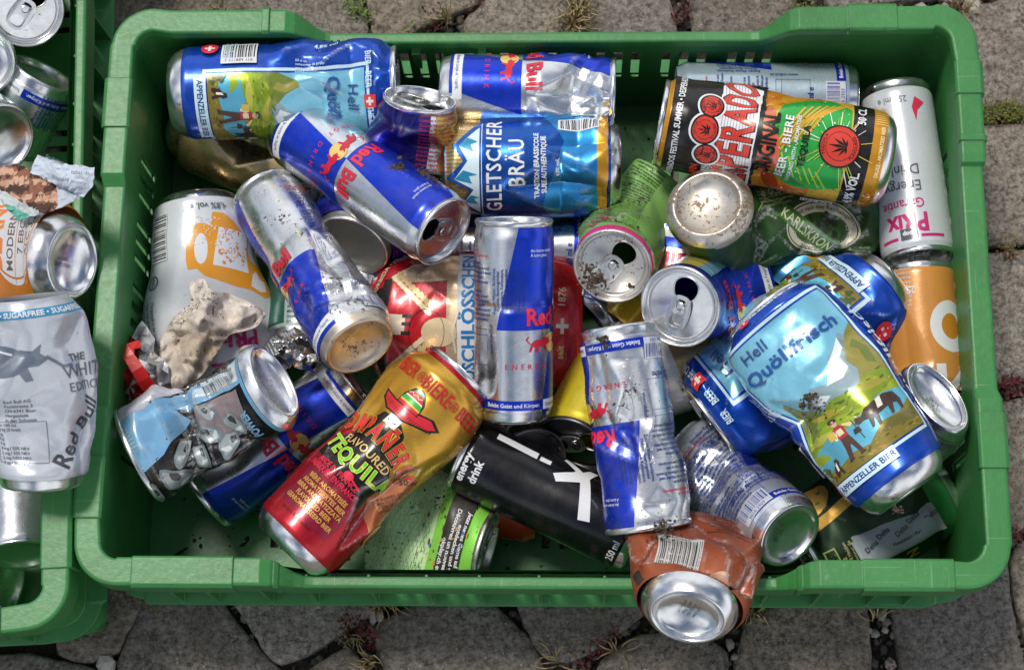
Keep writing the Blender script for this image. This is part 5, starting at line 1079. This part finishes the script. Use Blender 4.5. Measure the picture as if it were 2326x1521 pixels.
A.text('PRix', 4, 102, 13, MG, 0, 'c', .86, .035); A.text('Garantie', 6, 91, 7, MG, 0, 'c', .88, .01); A.text('Energy', 4, 78, 7.6, GYT, 0, 'c', .88, .008); A.text('Drink', 2, 66, 7.6, GYT, 0, 'c', .88, .008); A.rect(-2, 112, 10, 120, GYT); A.text('coop', 4, 114.4, 3.2, WHT, 0, 'c', .95, .04); A.rect(-21, 117, -4, 119, MG); A.rect(12, 117, 26, 119, MG); A.text('250 ml e', 3, 15, 4.6, hexc('#77777c'), 0, 'c', .9, .005)
A.poly([(-20, 20), (-13, 16), (-10, 24), (-12, 34), (-14, 26)], hexc('#d03050')); A.poly([(16, 22), (19, 22), (20, 34), (17, 36)], hexc('#d03050'))
C('white energy drink can printed upside down, standing out along the wall by the moss joint', [(2032, 205, 92), (2088, 592, 92)], 25.4, hexc('#cdd2d6', .12), A, rf=.9, rl=.95, neck=7, tab=0, dirt=.2)
A = Art(); A.frame(-7, 0); A.ell(-20, 46, 17, 18, (.72, .73, .74, 0), 30); A.ell(-20, 46, 8.5, 9, hexc('#d58a2c', .2), 24); A.poly([(-36, 72), (-29, 72), (-12, 88), (-12, 72), (-5, 72), (-5, 98), (-12, 98), (-29, 83), (-29, 98), (-36, 98)], (.72, .73, .74, 0)); A.rect(-34, 112, -14, 120, (.72, .73, .74, 0)); A.text('250 ml', 14, 18, 5, (.62, .62, .6, 0), 0, 'c', .9, .02); A.para(TXT3 + TXT2, 8, 30, 2.0, (.6, .6, .58, 0), 1.6)
C('orange drink can with huge white letters in the corner under the white upside down can', [(2082, 608, 92), (2106, 905, 84)], 27.5, hexc('#d08d40', .1), A, roll=8, rf=.9, foot=6, secs=[(0, .93, .95), (1, .98, .95)], dents=[(8, 70, 4, 20, 40)], lid=False, dirt=.25)
C('bare silver can bottom squashed to an oval in front of the orange can', [(2130, 900, 134), (2100, 950, 104), (2074, 1010, 90)], 33, hexc('#b8bab8', .9), None, rf=.86, foot=12, secs=[(0, .95, .5), (.5, .95, .5), (1, .9, .5)], roll=30, lid=False, dirt=.15, stamp=(['UE.07.20', '02:40'], 2.6, 20, 2))
# dark green and gold can
A = Art(); G3, GD = hexc('#143018', .5), hexc('#c9a04a', .7)
A.rect(-95, 8, 95, 22, hexc('#25803c', .4)); A.ell(30, 96, 16, 19, GD, 26); 
for i in range(40): rr = random.Random(i + 50); A.ell(30 + rr.gauss(0, 6), 98 + rr.gauss(0, 6), 2.0, 1.0, hexc(rr.choice(['#244a22', '#33602a', '#15361a'])), 8, rr.uniform(0, 180))
A.poly([(8, 20), (14, 20), (16, 60), (10, 120), (4, 120), (10, 60)], GD); A.text('e 50cl', -16, 112, 6, hexc('#c9b878'), 0, 'c', .9, .02); A.rect(-20, 96, -6, 104, hexc('#8f9a58')); A.rect(-19, 97, -7, 103, G3); A.para(['INFOLINE', 'CH-9410 Heiden', 'à consommer de', 'préférence avant', 'date sur le fond'], -26, 92, 2.4, hexc('#b8b27c'), 1.5); A.text('N Z', -28, 44, 9, GD, 0, 'c', .8, .03)
C('dark green beer can with a gold stripe, beneath the topmost blue lager can', [(2136, 1076, 54), (1822, 1256, 50)], 33, G3, A, pm=MATTE, secs=[(0, 1.2, .8), (.4, 1.3, .8), (1, 1.1, .95)], rl=.9, facets=[(5, 34, 4, 0, 1), (2, 14, 7, 0, 1)], dirt=.2, tab=0)
C('light blue can with a gold ring peeping out under the crushed green can', [(1852, 562, 60), (1770, 680, 56)], 33, hexc('#4d9fd8', .5), None, bands=((10, 18, hexc('#d8a12c', .7)),), rf=.8, lid=False, dirt=.15)
C('flattened blue lager can with a mountain picture, under the other blue lager can', [(2016, 640, 92), (1820, 800, 92), (1606, 960, 84)], 33, QB, alpine(40), rf=.76, foot=12, secs=[(0, 1, 1), (.3, 1.4, .6), (.7, 1.42, .6), (1, 1.1, .8)], facets=[(7, 36, 13, .1, 1), (2.2, 15, 4, .1, 1)], dents=[(-20, 40, 6, 20, 22)], rl=.86, tab=0, dirt=.25)
C('big dented blue lager can with a mountain picture, topmost at the near corner', [(2068, 1118, 146), (1900, 900, 146), (1738, 700, 142)], 33, QB, alpine(-3), rf=.74, foot=13, secs=[(0, .98, 1), (.25, 1.14, .88), (.6, 1.27, .7), (.85, 1.24, .7), (1, 1.04, .8)], dents=[(-36, 78, 10, 30, 24), (-24, 70, 6, 26, 50, 'fold', 20), (14, 96, 3, 40, 20, 'fold', 20)], facets=[(3.2, 32, 17, .15, 1), (.8, 11, 3, .2, 1)], rl=.86, tab=0, dirt=.3)
def dense(L):
    A = eagle(66)(L); A.para(TXT3 + TXT2, -30, L - 24, 2.3, NAVY, 1.5, 0, 'l', .9, .02); A.para(TXT2 + TXT3, 8, L - 20, 2.3, NAVY, 1.5, 0, 'l', .9, .02); A.para(TXT3 + TXT2, 34, L - 22, 2.3, NAVY, 1.5, 0, 'l', .9, .02); A.poly([(20, L * .6), (46, L * .55), (46, L - 8), (30, L - 8)], BLU); return A
C('silver and blue energy drink can with a crinkled waist, beside the copper can', [(1796, 1216, 116), (1680, 1120, 80), (1530, 1020, 56)], 26.5, (.70, .75, .84, .75), dense, rf=.84, stamp=(['2021/11_3', '05:13'], 2.6, 40, 4), secs=[(0, 1, 1), (.45, 1, 1), (.7, 1.1, .8), (1, 1.1, .6)], facets=[(5, 22, 27, .3, 1), (1.5, 9, 2, .35, 1)], dents=[(-4, 66, 7, 18, 18)], lid=False, dirt=.2)
A = Art(); A.poly([(-18, 40), (14, 40), (14, 14), (-18, 14)], (.5, .48, .45, 0)) if 0 else None
A.barcode(-12, 40, 24, 17, 180, '4490240', pad=.6, bgc=(.52, .50, .47, 0), seed=4); A.para(TXT3 + TXT2, 36, 70, 2.4, hexc('#2a120a'), 1.6, 180); A.para(TXT3, 6, 92, 2.4, hexc('#2a120a'), 1.6, 180); A.rect(8, 14, 22, 22, hexc('#c98e68', .3)); A.ell(16, 24, 9, 5, hexc('#e0a87c', .3), 9); A.poly([(18, 18), (22, 22), (26, 20), (23, 16)], BLK); A.rect(-44, 14, -36, 22, BLK)
C('copper brown can crumpled over the near rim with its silver bottom hanging outside', [(1562, 1402, 168), (1572, 1345, 150), (1585, 1290, 142), (1594, 1205, 96)], 33, hexc('#a04e2c', .5), A, pm=MATTE, ref=.6, rf=.72, foot=14, stamp=(['L12 03:44', '2021 / 08', 'PX 771 B', '4421 07'], 2.0, 70, 4), secs=[(0, .97, .80), (.3, 1.18, .7), (.6, 1.36, .55), (1, 1.28, .5)], facets=[(6.5, 24, 33, .08, 1), (2.6, 11, 3, .08, 1)], dents=[(24, 22, 8, 8, 12), (32, 30, 8, 10, 16)], lid=False, dirt=.5, bdirt=.15)
A = eagle(-22, side_l=False)(120)
A.rect(18, 20, 60, 100, hexc('#e0cf6a', .5)); A.rect(10, 20, 20, 100, hexc('#8cc4e0', .5))
C('blue and yellow can flattened behind its clean round silver tab end turned up', [(1752, 606, 84), (1660, 640, 98), (1580, 676, 124), (1543, 697, 150)], 26.5, hexc('#1a3fb8', .55), A, ref=.1, secs=[(0, 1.15, .35), (.4, 1.12, .45), (.75, 1.02, .9), (1, 1, 1)], rl=1.0, neck=4, tab=50, facets=[(3, 26, 19, 0, .75)], base=False, dirt=.12)
C('crushed blue and silver energy drink can with upside down letters under the rusty bottom', [(1575, 500, 92), (1548, 660, 84)], 26.5, SIL, eagle(-14, side_l=False), secs=[(0, 1.4, .5), (1, 1.35, .6)], facets=[(3.5, 24, 23, 0, 1)], lid=False, base=False, dirt=.25)
A = Art(); A.rect(-60, 70, 60, 120, (.66, .66, .62, .1)); A.poly([(-60, 10), (60, 10), (60, 70), (20, 78), (-60, 72)], hexc('#c2a85c', .6)); A.text('Panaché', -6, 92, 11, hexc('#2a1712'), 0, 'c', .95, .02); A.text('0% ALC. VOL', -4, 86, 3, REDI, 0, 'c', .9, .02); A.rect(-60, 104, 60, 121, WHT); A.text('FELDSCHLÖSSCHEN', 0, 108, 9, hexc('#25468c'), 0, 'c', .85, .03); A.poly([(-60, 122), (-14, 122), (-30, 150), (-60, 150)], hexc('#c02a22')); A.rect(16, 40, 40, 60, hexc('#c02a22'))
C('white and gold shandy can with dark script, squeezed between blue lager and energy drink cans', [(1760, 760, 58), (1420, 868, 54)], 33, hexc('#c9b878', .5), A, lid=False, base=False, dirt=.35)
C('small red can barely showing under the black energy drink can', [(1010, 1120, 36), (1235, 1150, 36)], 26.5, hexc('#c0341c', .4), None, lid=False, base=False, dirt=.2)
# ------------------------------------------------------------------ cans in the cut off crate
G2 = 'empty drinks cans in the cut off crate'
C('can standing on end with its silver tab end up in the cut off crate', [(18, -60, 10), (58, 22, 135)], 26.5, hexc('#cfd2d4', .3), None, rl=.98, neck=5, tab=300, dirt=.4, group=G2, ref=0)
C('can standing upside down with a pale round bottom in the cut off crate', [(-50, 140, 140), (-70, 60, 20)], 26.5, hexc('#b9c4bc', .6), None, rf=.92, foot=5, dirt=.3, group=G2, ref=1, lid=False)
C('silver and blue energy drink can leaning in the shade of the cut off crate', [(100, 165, 104), (10, 335, 74)], 26.5, SIL, eagle(16, logo=False, blue=SIL), rf=.88, lid=False, dirt=.2, group=G2)
C('can end with a bright silver rim below the leaning silver can', [(0, 318, 142), (-90, 250, 112)], 26.5, hexc('#9fb2ae', .8), None, rf=.94, foot=5, dirt=.25, group=G2, ref=1, lid=False)
A = Art(); OGB = hexc('#c9792a', .2); A.frame(16, -60); A.ell(6, 92, 37, 30, (.66, .66, .66, .1), 40); A.ring(6, 92, 33, 1.2, OGB, 44)
A.text('BLANCHE', 8, 108, 13, hexc('#d9803a'), 0, 'c', .75, .03); A.text('MODERN WHEAT', 8, 96, 7, hexc('#6c5a54'), 0, 'c', .78, .01); A.text('7 EBC | 12 IBU', 8, 85, 6, hexc('#6c5a54'), 0, 'c', .85, .01); A.text('ALC. 5,2% VOL', 8, 75, 6, hexc('#6c5a54'), 0, 'c', .8, .01)
for y in (93, 82, 73): A.rect(-30, y, 40, y + .5, hexc('#d9803a'))
for sg in (-1, 1):
    for i in range(8): A.ell(-52 + sg * 2.4, 40 + i * 4.4, 1.5, 3.2, hexc('#e3ad6a', .2), 10, -sg * 30)
A.barcode(-58, 22, 14, 18, 0, '', pad=.8)
C('squashed orange and white wheat beer can under the torn cigarette packet', [(166, 592, 172), (40, 584, 150), (-220, 590, 140)], 33, OGB, A, rf=.74, foot=13, stamp=(['19.02.2022', '08:19'], 2.4, 80, 2), secs=[(0, .98, .92), (.2, 1.3, .7), (1, 1.4, .6)], facets=[(2.5, 30, 8, .1, 1)], dirt=.15, group=G2, lid=False)
def white_bull(L):
  A = Art(); A.tf = lambda P: P * [1, (L - 4) / 131]; GR = hexc('#6f7a88', .3); GX = hexc('#5c646e'); A.rect(-80, 120, 80, 126, hexc('#3f93bd', .2)); A.text('SUGARFREE • SUGARFREE • SUGARFREE', -4, 121.4, 3.4, WHT, 0, 'c', .95, .03)
  bull(A, -16, 88, 2.4, GR); A.ell(-22, 92, 18, 11, GR, 22, -12); A.line([(-34, 96), (-24, 100), (-14, 96)], 1.4, (.7, .72, .75, .1)); A.line([(6, 92), (14, 84), (20, 84)], 2.0, GR)
  A.text('THE', 26, 86, 5, hexc('#4a4e55'), 0, 'c', .95, .02); A.text('WHITE', 31, 75, 9, GX, 0, 'c', .9, -.0); A.text('EDITION', 30, 66, 6, GX, 0, 'c', .9, .0); A.text('Red Bull', 27, 36, 12, hexc('#3a3e46'), 62, 'c', .85, .02)
  A.para(['Red Bull AG', 'Poststrasse 3', 'CH-6341 Baar', 'Hergestellt', 'in der Schweiz'], -18, 62, 2.2, GX); A.line([(-26, 48), (2, 48), (4, 20), (-26, 20)], .3, GX, True); A.para(['pro 100 ml', '13 kJ (3 kcal)', '0 g', '0 g', '0 g', '8 mg / 50% NRV', '2 mg / 33% NRV', '2 mg /143% NRV', '2 µg / 80% NRV'], -24, 45, 2.1, GX); A.para(['ein gutes', 'Kühl', 'trinken'], -30, 112, 2.4, GX)
  return A
C('creased white sugar free energy drink can with a grey bull', [(96, 1100, 166), (92, 900, 188), (62, 664, 214)], 27.6, hexc('#c6cbd2', .3), white_bull, rf=.86, secs=[(0, 1.02, 1), (.4, 1.36, .7), (.8, 1.12, .9), (1, 1, 1)], facets=[(4.2, 24, 8, .08, .95), (1.5, 10, 3, .08, .95)], dents=[(28, 40, 6, 20, 40), (20, 30, 4, 18, 30, 'fold', 40)], lid=False, dirt=.2, group=G2, stamp=(['L3 06:33', '2021'], 2.2, 10, 2))
C('plain silver can in shadow below the swollen white can', [(50, 1262, 80), (42, 1040, 66)], 27, hexc('#c9ccd0', .95), None, rf=.9, foot=4, lid=False, dirt=.1, group=G2)
C('dark grey can end at the bottom of the cut off crate', [(12, 1330, 44), (-120, 1300, 34)], 26.5, hexc('#4c5457', .7), None, rf=.9, foot=6, dirt=.3, group=G2, lid=False)

# ------------------------------------------------------------------ paper, foil, twig and other litter
def sheet(name, label, cat, outline, inner, amp, cell, seed, paint, mat, thick=.25, dirt=.3, group=None, flat=True):
    """crumpled sheet: outline and inner control points (px, py, z mm) -> faceted surface with thickness"""
    rn = random.Random(seed); out = []
    for i in range(len(outline)):
        a, b = np.array(outline[i], float), np.array(outline[(i + 1) % len(outline)], float); k = max(1, int(np.hypot(*(b - a)[:2]) / cell))
        for q in range(k): out.append(a + (b - a) * q / k + ([rn.uniform(-2, 2), rn.uniform(-2, 2), 0] if q else 0))
    ctl = np.array(list(outline) + list(inner), float)
    xs = [p[0] for p in outline]; ys = [p[1] for p in outline]; pts = []; x = min(xs)
    poly = [(p[0], p[1]) for p in out]
    while x < max(xs):
        y = min(ys)
        while y < max(ys):
            px, py = x + rn.uniform(-.4, .4) * cell, y + rn.uniform(-.4, .4) * cell
            if inside(px, py, poly) and min((px - q[0]) ** 2 + (py - q[1]) ** 2 for q in out) > (cell * .45) ** 2:
                d = (ctl[:, 0] - px) ** 2 + (ctl[:, 1] - py) ** 2 + 30; w = d ** -1.5; z = (ctl[:, 2] * w).sum() / w.sum() + rn.uniform(-1, 1) * amp; pts.append((px, py, z))
            y += cell
        x += cell
    allp = [tuple(p) for p in out] + pts; n = len(out)
    r = delaunay_2d_cdt([Vector(p[:2]) for p in allp], [], [list(range(n))], 1, 1e-4)
    V = []
    for v, o in zip(r[0], r[3]): q = allp[o[0]] if o else (v[0], v[1], ctl[:, 2].mean()); V.append(at(q[0], q[1], q[2] / 1000))
    pxy = [tuple(v) for v in r[0]]; F = [list(f) for f in r[2]]; cols = []
    for f in F: cx, cy = np.mean([pxy[i][0] for i in f]), np.mean([pxy[i][1] for i in f]); cols.append(paint(cx, cy, rn))
    org = np.mean(V, axis=0)
    o = mesh_obj(name, np.array(V), F, mat, None, org, cols, smooth=not flat); o['dirt'] = dirt
    s = o.modifiers.new('thickness', 'SOLIDIFY'); s.thickness = thick / 1000; s.offset = 0
    if not flat: pass
    return props(o, label, cat, group)
PAPER = vcol_mat('crumpled_paper', .8, 0, True, .35, 120); FOIL = vcol_mat('crinkled_foil', .25, 1, True, .4, 160)
def soft(o, lv=2):
    m = o.modifiers.new('smooth', 'SUBSURF'); m.levels = lv; m.render_levels = lv
    for i in range(len(o.modifiers) - 1): pass
    o.modifiers.move(len(o.modifiers) - 1, 0); o.data.polygons.foreach_set('use_smooth', [True] * len(o.data.polygons)); return o
def pn(x, y, rn):
    b = .78 + rn.uniform(-.14, .06); t = math.exp(-((x - 470) / 70) ** 2 - ((y - 790) / 60) ** 2); b *= 1 - .35 * t
    return (b, b * (.90 - .10 * t), b * (.80 - .22 * t), 0)
o = sheet('napkin', 'dirty crumpled paper napkin twisted over the white mug can', 'napkin',
          [(430, 640, 112), (462, 628, 116), (478, 660, 120), (520, 665, 104), (560, 682, 102), (608, 712, 98), (580, 745, 100), (520, 760, 104), (495, 800, 108), (462, 850, 104), (420, 880, 98), (372, 898, 92), (362, 885, 94), (378, 850, 98), (360, 812, 100), (365, 770, 100), (400, 712, 104), (436, 690, 112)],
          [(455, 700, 128), (452, 740, 130), (410, 760, 104), (440, 800, 122), (480, 740, 118), (540, 710, 108), (420, 840, 112), (400, 800, 100)], 7.5, 13, 6, pn, PAPER, .5, .8); soft(o, 1)
from mathutils.noise import noise as mnoise
def pc(x, y, rn):
    if x > 130: return (.50, .56, .63, 0)
    if y > 420 + (x - 0) * .55 + 10: return hexc('#5fae9c') if y > 455 + x * .5 and x > 5 and x < 90 else (.55, .58, .58, 0)
    v = mnoise((x * .035, y * .05, 2)) + .35 * mnoise((x * .09, y * .11, 5)); return hexc('#c8a088') if v > .12 else hexc('#8a5a44') if v > -.12 else hexc('#4a3028')
def packet():
    root = empty('cigarette_packet', at(110, 430, .185), 'torn flattened cigarette packet hanging over the rim beside the orange wheat beer can', 'packet'); org = np.array(root.location)
    parts = (('picture_panel', [(0, 378, 186), (40, 372, 190), (110, 408, 200), (182, 448, 210), (120, 480, 204), (40, 500, 192), (-10, 440, 184)], [(60, 430, 198), (110, 440, 204)], 2),
             ('white_flap', [(86, 352, 204), (142, 372, 218), (215, 380, 216), (212, 420, 214), (190, 448, 212), (120, 415, 208), (68, 392, 202)], [(140, 400, 218), (180, 410, 218)], 3))
    for nm, ol, inn, sd in parts:
        o = sheet(nm, None, None, ol, inn, 0.8, 7, sd, pc if nm == 'picture_panel' else (lambda x, y, rn: (.56, .62, .70, 0)), PAPER, .5, .15)
        M = np.array(o.location) - org; o.parent = root; o.location = M
    return root
pk = packet()
def flat_text(lines, parent, mat, name):
    """lettering lying on a sheet: (text, px, py, z mm, height mm, deg)"""
    V, F = [], []
    for tx, px, py, z, h, deg in lines:
        a = Art(); a.text(tx, 0, 0, h, (0, 0, 0, 0), deg, 'c', .9, .01); p = at(px, py, z / 1000)
        for T in a.T:
            for t in T:
                b = len(V)
                for q in t: V.append(p + np.array([q[0] / 1000, q[1] / 1000, 0]))
                F.append([b, b + 1, b + 2])
    return mesh_obj(name, np.array(V), F, mat, parent, np.array(parent.matrix_world.translation if False else parent.location))
INK = flat_mat('grey_ink', (.10, .12, .16), .6)
flat_text([('Souhaitez', 122, 366, 219.0, 2.6, -22), ('tabac de', 182, 396, 222.4, 2.8, -4), ('manière propre', 155, 414, 222.4, 2.8, -12)], pk, INK, 'print')
# sweet wrapper
def wc(x, y, rn):
    if y > 880 or (x < 305 and y > 800 and (x - 268) * .9 < (y - 800)): return hexc('#c3170f', .0) if rn.random() > .22 else (.6, .66, .64, .1)
    if 285 < x < 318 and 770 < y < 840: return hexc('#c3170f')
    if y < 790: return (.62, .62, .64, .25)
    return (.70, .71, .72, .95)
o = sheet('sweet_wrapper', 'torn red and silver sweet wrapper against the wall beside the napkin', 'wrapper',
          [(272, 740, 104), (300, 765, 106), (322, 728, 110), (352, 770, 108), (350, 800, 106), (382, 830, 104), (385, 868, 102), (345, 880, 102), (310, 925, 96), (262, 972, 92), (275, 890, 96), (270, 830, 100), (264, 790, 102)],
          [(330, 820, 124), (300, 850, 118), (345, 850, 116), (290, 800, 90), (310, 890, 112), (330, 780, 118)], 8, 14, 9, wc, FOIL, .3, .12)
mbw = MB(); pts = [at(x, y, z / 1000) for x, y, z in ((318, 780, 124), (296, 786, 127), (292, 808, 128), (312, 838, 127), (326, 862, 124), (338, 880, 119))]
VV = []; 
for i, p in enumerate(pts):
    t = pts[min(i + 1, 5)] - pts[max(i - 1, 0)]; t = t / np.linalg.norm(t); q = np.cross(t, [0, 0, 1]); w = (3.0, 3.4, 3.8, 4.4, 5.4, 6.6)[i] / 1000; VV += [p + q * w, p - q * w, p - q * w - [0, 0, .0016], p + q * w - [0, 0, .0016]]
FF = [[i * 4 + j, i * 4 + (j + 1) % 4, i * 4 + 4 + (j + 1) % 4, i * 4 + 4 + j] for i in range(5) for j in range(4)] + [[3, 2, 1, 0], [20, 21, 22, 23]]
wl = mesh_obj('red_strip', np.array(VV), FF, flat_mat('red_film', hexc('#d21a10')[:3], .3, 0, .1), o, np.array(o.location), smooth=False)
# fluted foil case
def foil_case():
    V, F, cols = [], [], []; rn = random.Random(4); c0 = at(655, 790, .112); nu, nv = 150, 16
    ax = np.array([.55, -.75, .36]); ax /= np.linalg.norm(ax); u = np.cross(ax, [0, 0, 1]); u /= np.linalg.norm(u); v = np.cross(u, ax)
    fac = facet_field(2 * math.pi * 22, 40, 9, 5)
    for j in range(nv):
        f = j / (nv - 1)
        for i in range(nu):
            a = 6.2832 * i / nu; fl = 1.3 * math.cos(a * 34) * (.25 + f); r = (15 + 8 * f) + fl; cr_ = float(fac(np.array([a * 22]), np.array([f * 22]))[0]) * (2.6 + 3 * max(0, math.cos(a - 2.6)))
            x, y, z = (r + cr_) * math.cos(a) * (1 if math.cos(a) > 0 else .8), (r + cr_) * math.sin(a) * .62, f * 17 - 8
            z -= 7 * max(0, math.cos(a - 4.5)) * f
            V.append(c0 + (u * x + v * y + ax * z) / 1000)
    for j in range(nv - 1):
        for i in range(nu): k = (i + 1) % nu; F.append([j * nu + i, j * nu + k, (j + 1) * nu + k, (j + 1) * nu + i])
    V.append(c0 - ax * .008); F += [[i, len(V) - 1, (i + 1) % nu] for i in range(nu)]
    o = mesh_obj('foil_case', np.array(V), F, FOIL, None, c0, [(.62, .62, .60, 1)] * len(F)); o['dirt'] = .15
    s = o.modifiers.new('thickness', 'SOLIDIFY'); s.thickness = .0002
    props(o, 'fluted aluminium baking case, crushed, under the pinched silver can', 'foil case')
foil_case()
o = sheet('foil_scrap', 'crumpled scrap of silver foil beside the fluted baking case', 'foil', [(612, 775, 124), (660, 772, 126), (700, 790, 124), (728, 808, 116), (716, 845, 108), (680, 838, 116), (640, 812, 122)], [(660, 800, 134), (690, 815, 130)], 6, 10, 12, lambda x, y, rn: (.72, .72, .72, 1), FOIL, .25, .1)
# twig on the white can
mb = MB(); mb.tube([at(x, y, z / 1000) for x, y, z in ((396, 513, 92), (402, 510, 95), (412, 528, 96), (430, 552, 97), (447, 580, 99))], [.0006, .0007, .0008, .0009, .0010], 6)
o = mesh_obj('twig', np.array(mb.v), mb.f, flat_mat('dark_wood', (.05, .04, .045), .8), None, at(420, 540, .095)); props(o, 'thin dark twig lying on the white mug can', 'twig')
# sugar stick
def stick():
    A_, B_ = at(1948, 1262, .080), at(2128, 1165, .072); d = B_ - A_; L_ = np.linalg.norm(d); d /= L_; up = np.array([0, 0, 1.0]); q = np.cross(up, d); q /= np.linalg.norm(q); V, F, cols = [], [], []; n, m = 40, 28; rn = random.Random(2); fac = facet_field(80, 70, 12, 8)
    for j in range(n + 1):
        f = j / n; e = sstep(min(f, 1 - f) / .12)
        for i in range(m):
            a = 6.2832 * i / m; w, h = 11.5 + 1.2 * (1 - e), (.8 + 4.2 * e); k = float(fac(np.array([a * 12.7]), np.array([f * 60]))[0]) * 2.6
            V.append(A_ + d * L_ * f + (q * (w + k * .4) * math.cos(a) + up * ((h + k) * math.sin(a) + 3)) / 1000)
    for j in range(n):
        for i in range(m): k = (i + 1) % m; F.append([j * m + i, j * m + k, (j + 1) * m + k, (j + 1) * m + i]); cols.append((.25, .30, .33, 0) if 3 < j < n - 3 else (.32, .36, .39, 0))
    F += [list(range(m))[::-1], [n * m + i for i in range(m)]]; cols += [(.4, .4, .4, 0)] * 2
    o = mesh_obj('sugar_stick', np.array(V), F, PAPER, None, (A_ + B_) / 2, cols); o['dirt'] = .2; props(o, 'grey blue paper sugar stick with black script, on the crate floor in the near corner', 'sugar stick')
    V, F = [], []; a = Art()
    for k in range(5): a.text('Delta', -22 + k * 12, 3.2 if k % 2 else -1.0, 3.8, (0, 0, 0, 0), 14, 'c', .9, .01)
    a.text('351 429 Alimentacao • Portugal', 0, -6.6, 2.4, (0, 0, 0, 0), 0, 'c', .9, .01)
    for T in a.T:
        for t in T:
            b = len(V)
            for p in t: z = 9.6 - max(0, abs(p[1]) - 1) ** 1.45 * .20; V.append((A_ + B_) / 2 + d * p[0] / 1000 + q * (p[1] / 1000) * 1 + up * (z) / 1000)
            F.append([b, b + 1, b + 2])
    mesh_obj('print', np.array(V), F, flat_mat('black_ink', (.03, .03, .035), .6), o, np.array(o.location))
stick()
o = sheet('label_scrap', 'small scrap of pale printed foil between the copper can and the silver can', 'scrap', [(1672, 1236, 96), (1700, 1232, 98), (1725, 1262, 98), (1726, 1284, 96), (1705, 1282, 96)], [(1700, 1258, 99)], 1.0, 12, 3, lambda x, y, rn: hexc(rn.choice(['#8fb0a8', '#aac4bd', '#6c8c86'])), PAPER, .3, .3)
# dirt
CRUMB = vcol_mat('soil_crumbs', .95, 0, False, .6, 500)
def crumbs(name, label, spots):
    mb, cols = MB(), []
    for px, py, z, n, sp, sz in spots:
        for _ in range(n):
            a = rnd.uniform(0, 6.28); d = sp * abs(rnd.gauss(0, .55)); w = at(px + d * math.cos(a), py + d * math.sin(a) * .8, z / 1000); g = rnd.uniform(.5, 1.5)
            lump(mb, cols, w[0], w[1], w[2] + rnd.uniform(-.001, .0008), sz / 1000 * rnd.uniform(.4, 1.2), (.060 * g, .042 * g, .026 * g, 0))
    o = mesh_obj(name, mb.v, mb.f, CRUMB, None, np.zeros(3), cols, smooth=False); props(o, label, 'soil', kind='stuff')
crumbs('soil', 'brown soil crumbs stuck on the cans', [(902, 385, 156.5, 90, 20, 1.6), (862, 405, 154, 70, 17, 1.5), (960, 392, 155.5, 34, 13, 1.2), (983, 430, 157, 90, 34, .9), (1005, 460, 156, 40, 24, .9), (985, 410, 157, 30, 20, .8), (1370, 770, 178, 40, 12, 1.2), (1375, 785, 178, 14, 22, .8),
      (1840, 905, 168, 40, 22, 1.1), (1820, 920, 168, 24, 16, 1.1), (1865, 930, 168, 16, 26, .8), (2040, 1158, 166, 26, 14, .9), (1500, 1198, 152, 60, 34, 1.0), (2015, 540, 60, 14, 10, 1.3), (1350, 640, 152, 90, 30, 1.2), (1340, 610, 150, 50, 22, 1.0), (1430, 650, 150, 10, 8, 1.2), (440, 700, 118, 10, 50, .7)])
mb, cols = MB(), []
for _ in range(700):
    x, y = rnd.uniform(-.27, .27), rnd.uniform(-.17, .17); g = rnd.uniform(.5, 1.4); lump(mb, cols, x, y, .0075, rnd.choice([.0006, .0009, .0014]) * rnd.uniform(.7, 1.4), (.035 * g, .026 * g, .018 * g, 0))
for px, py, l_ in ((390, 1265, 11), (545, 1240, 5), (700, 560, 8)):
    p = at(px, py, .008); b0 = len(mb.f); mb.tube([p, p + [l_ / 2000, l_ / 3500, .001], p + [l_ / 1000, l_ / 1500, 0]], [.0006, .0010, .0005], 5); cols += [(.02, .016, .012, 0)] * (len(mb.f) - b0)
o = mesh_obj('crumbs', mb.v, mb.f, CRUMB, None, np.zeros(3), cols, smooth=False); props(o, 'dark crumbs scattered over the crate floor', 'dirt', kind='stuff')
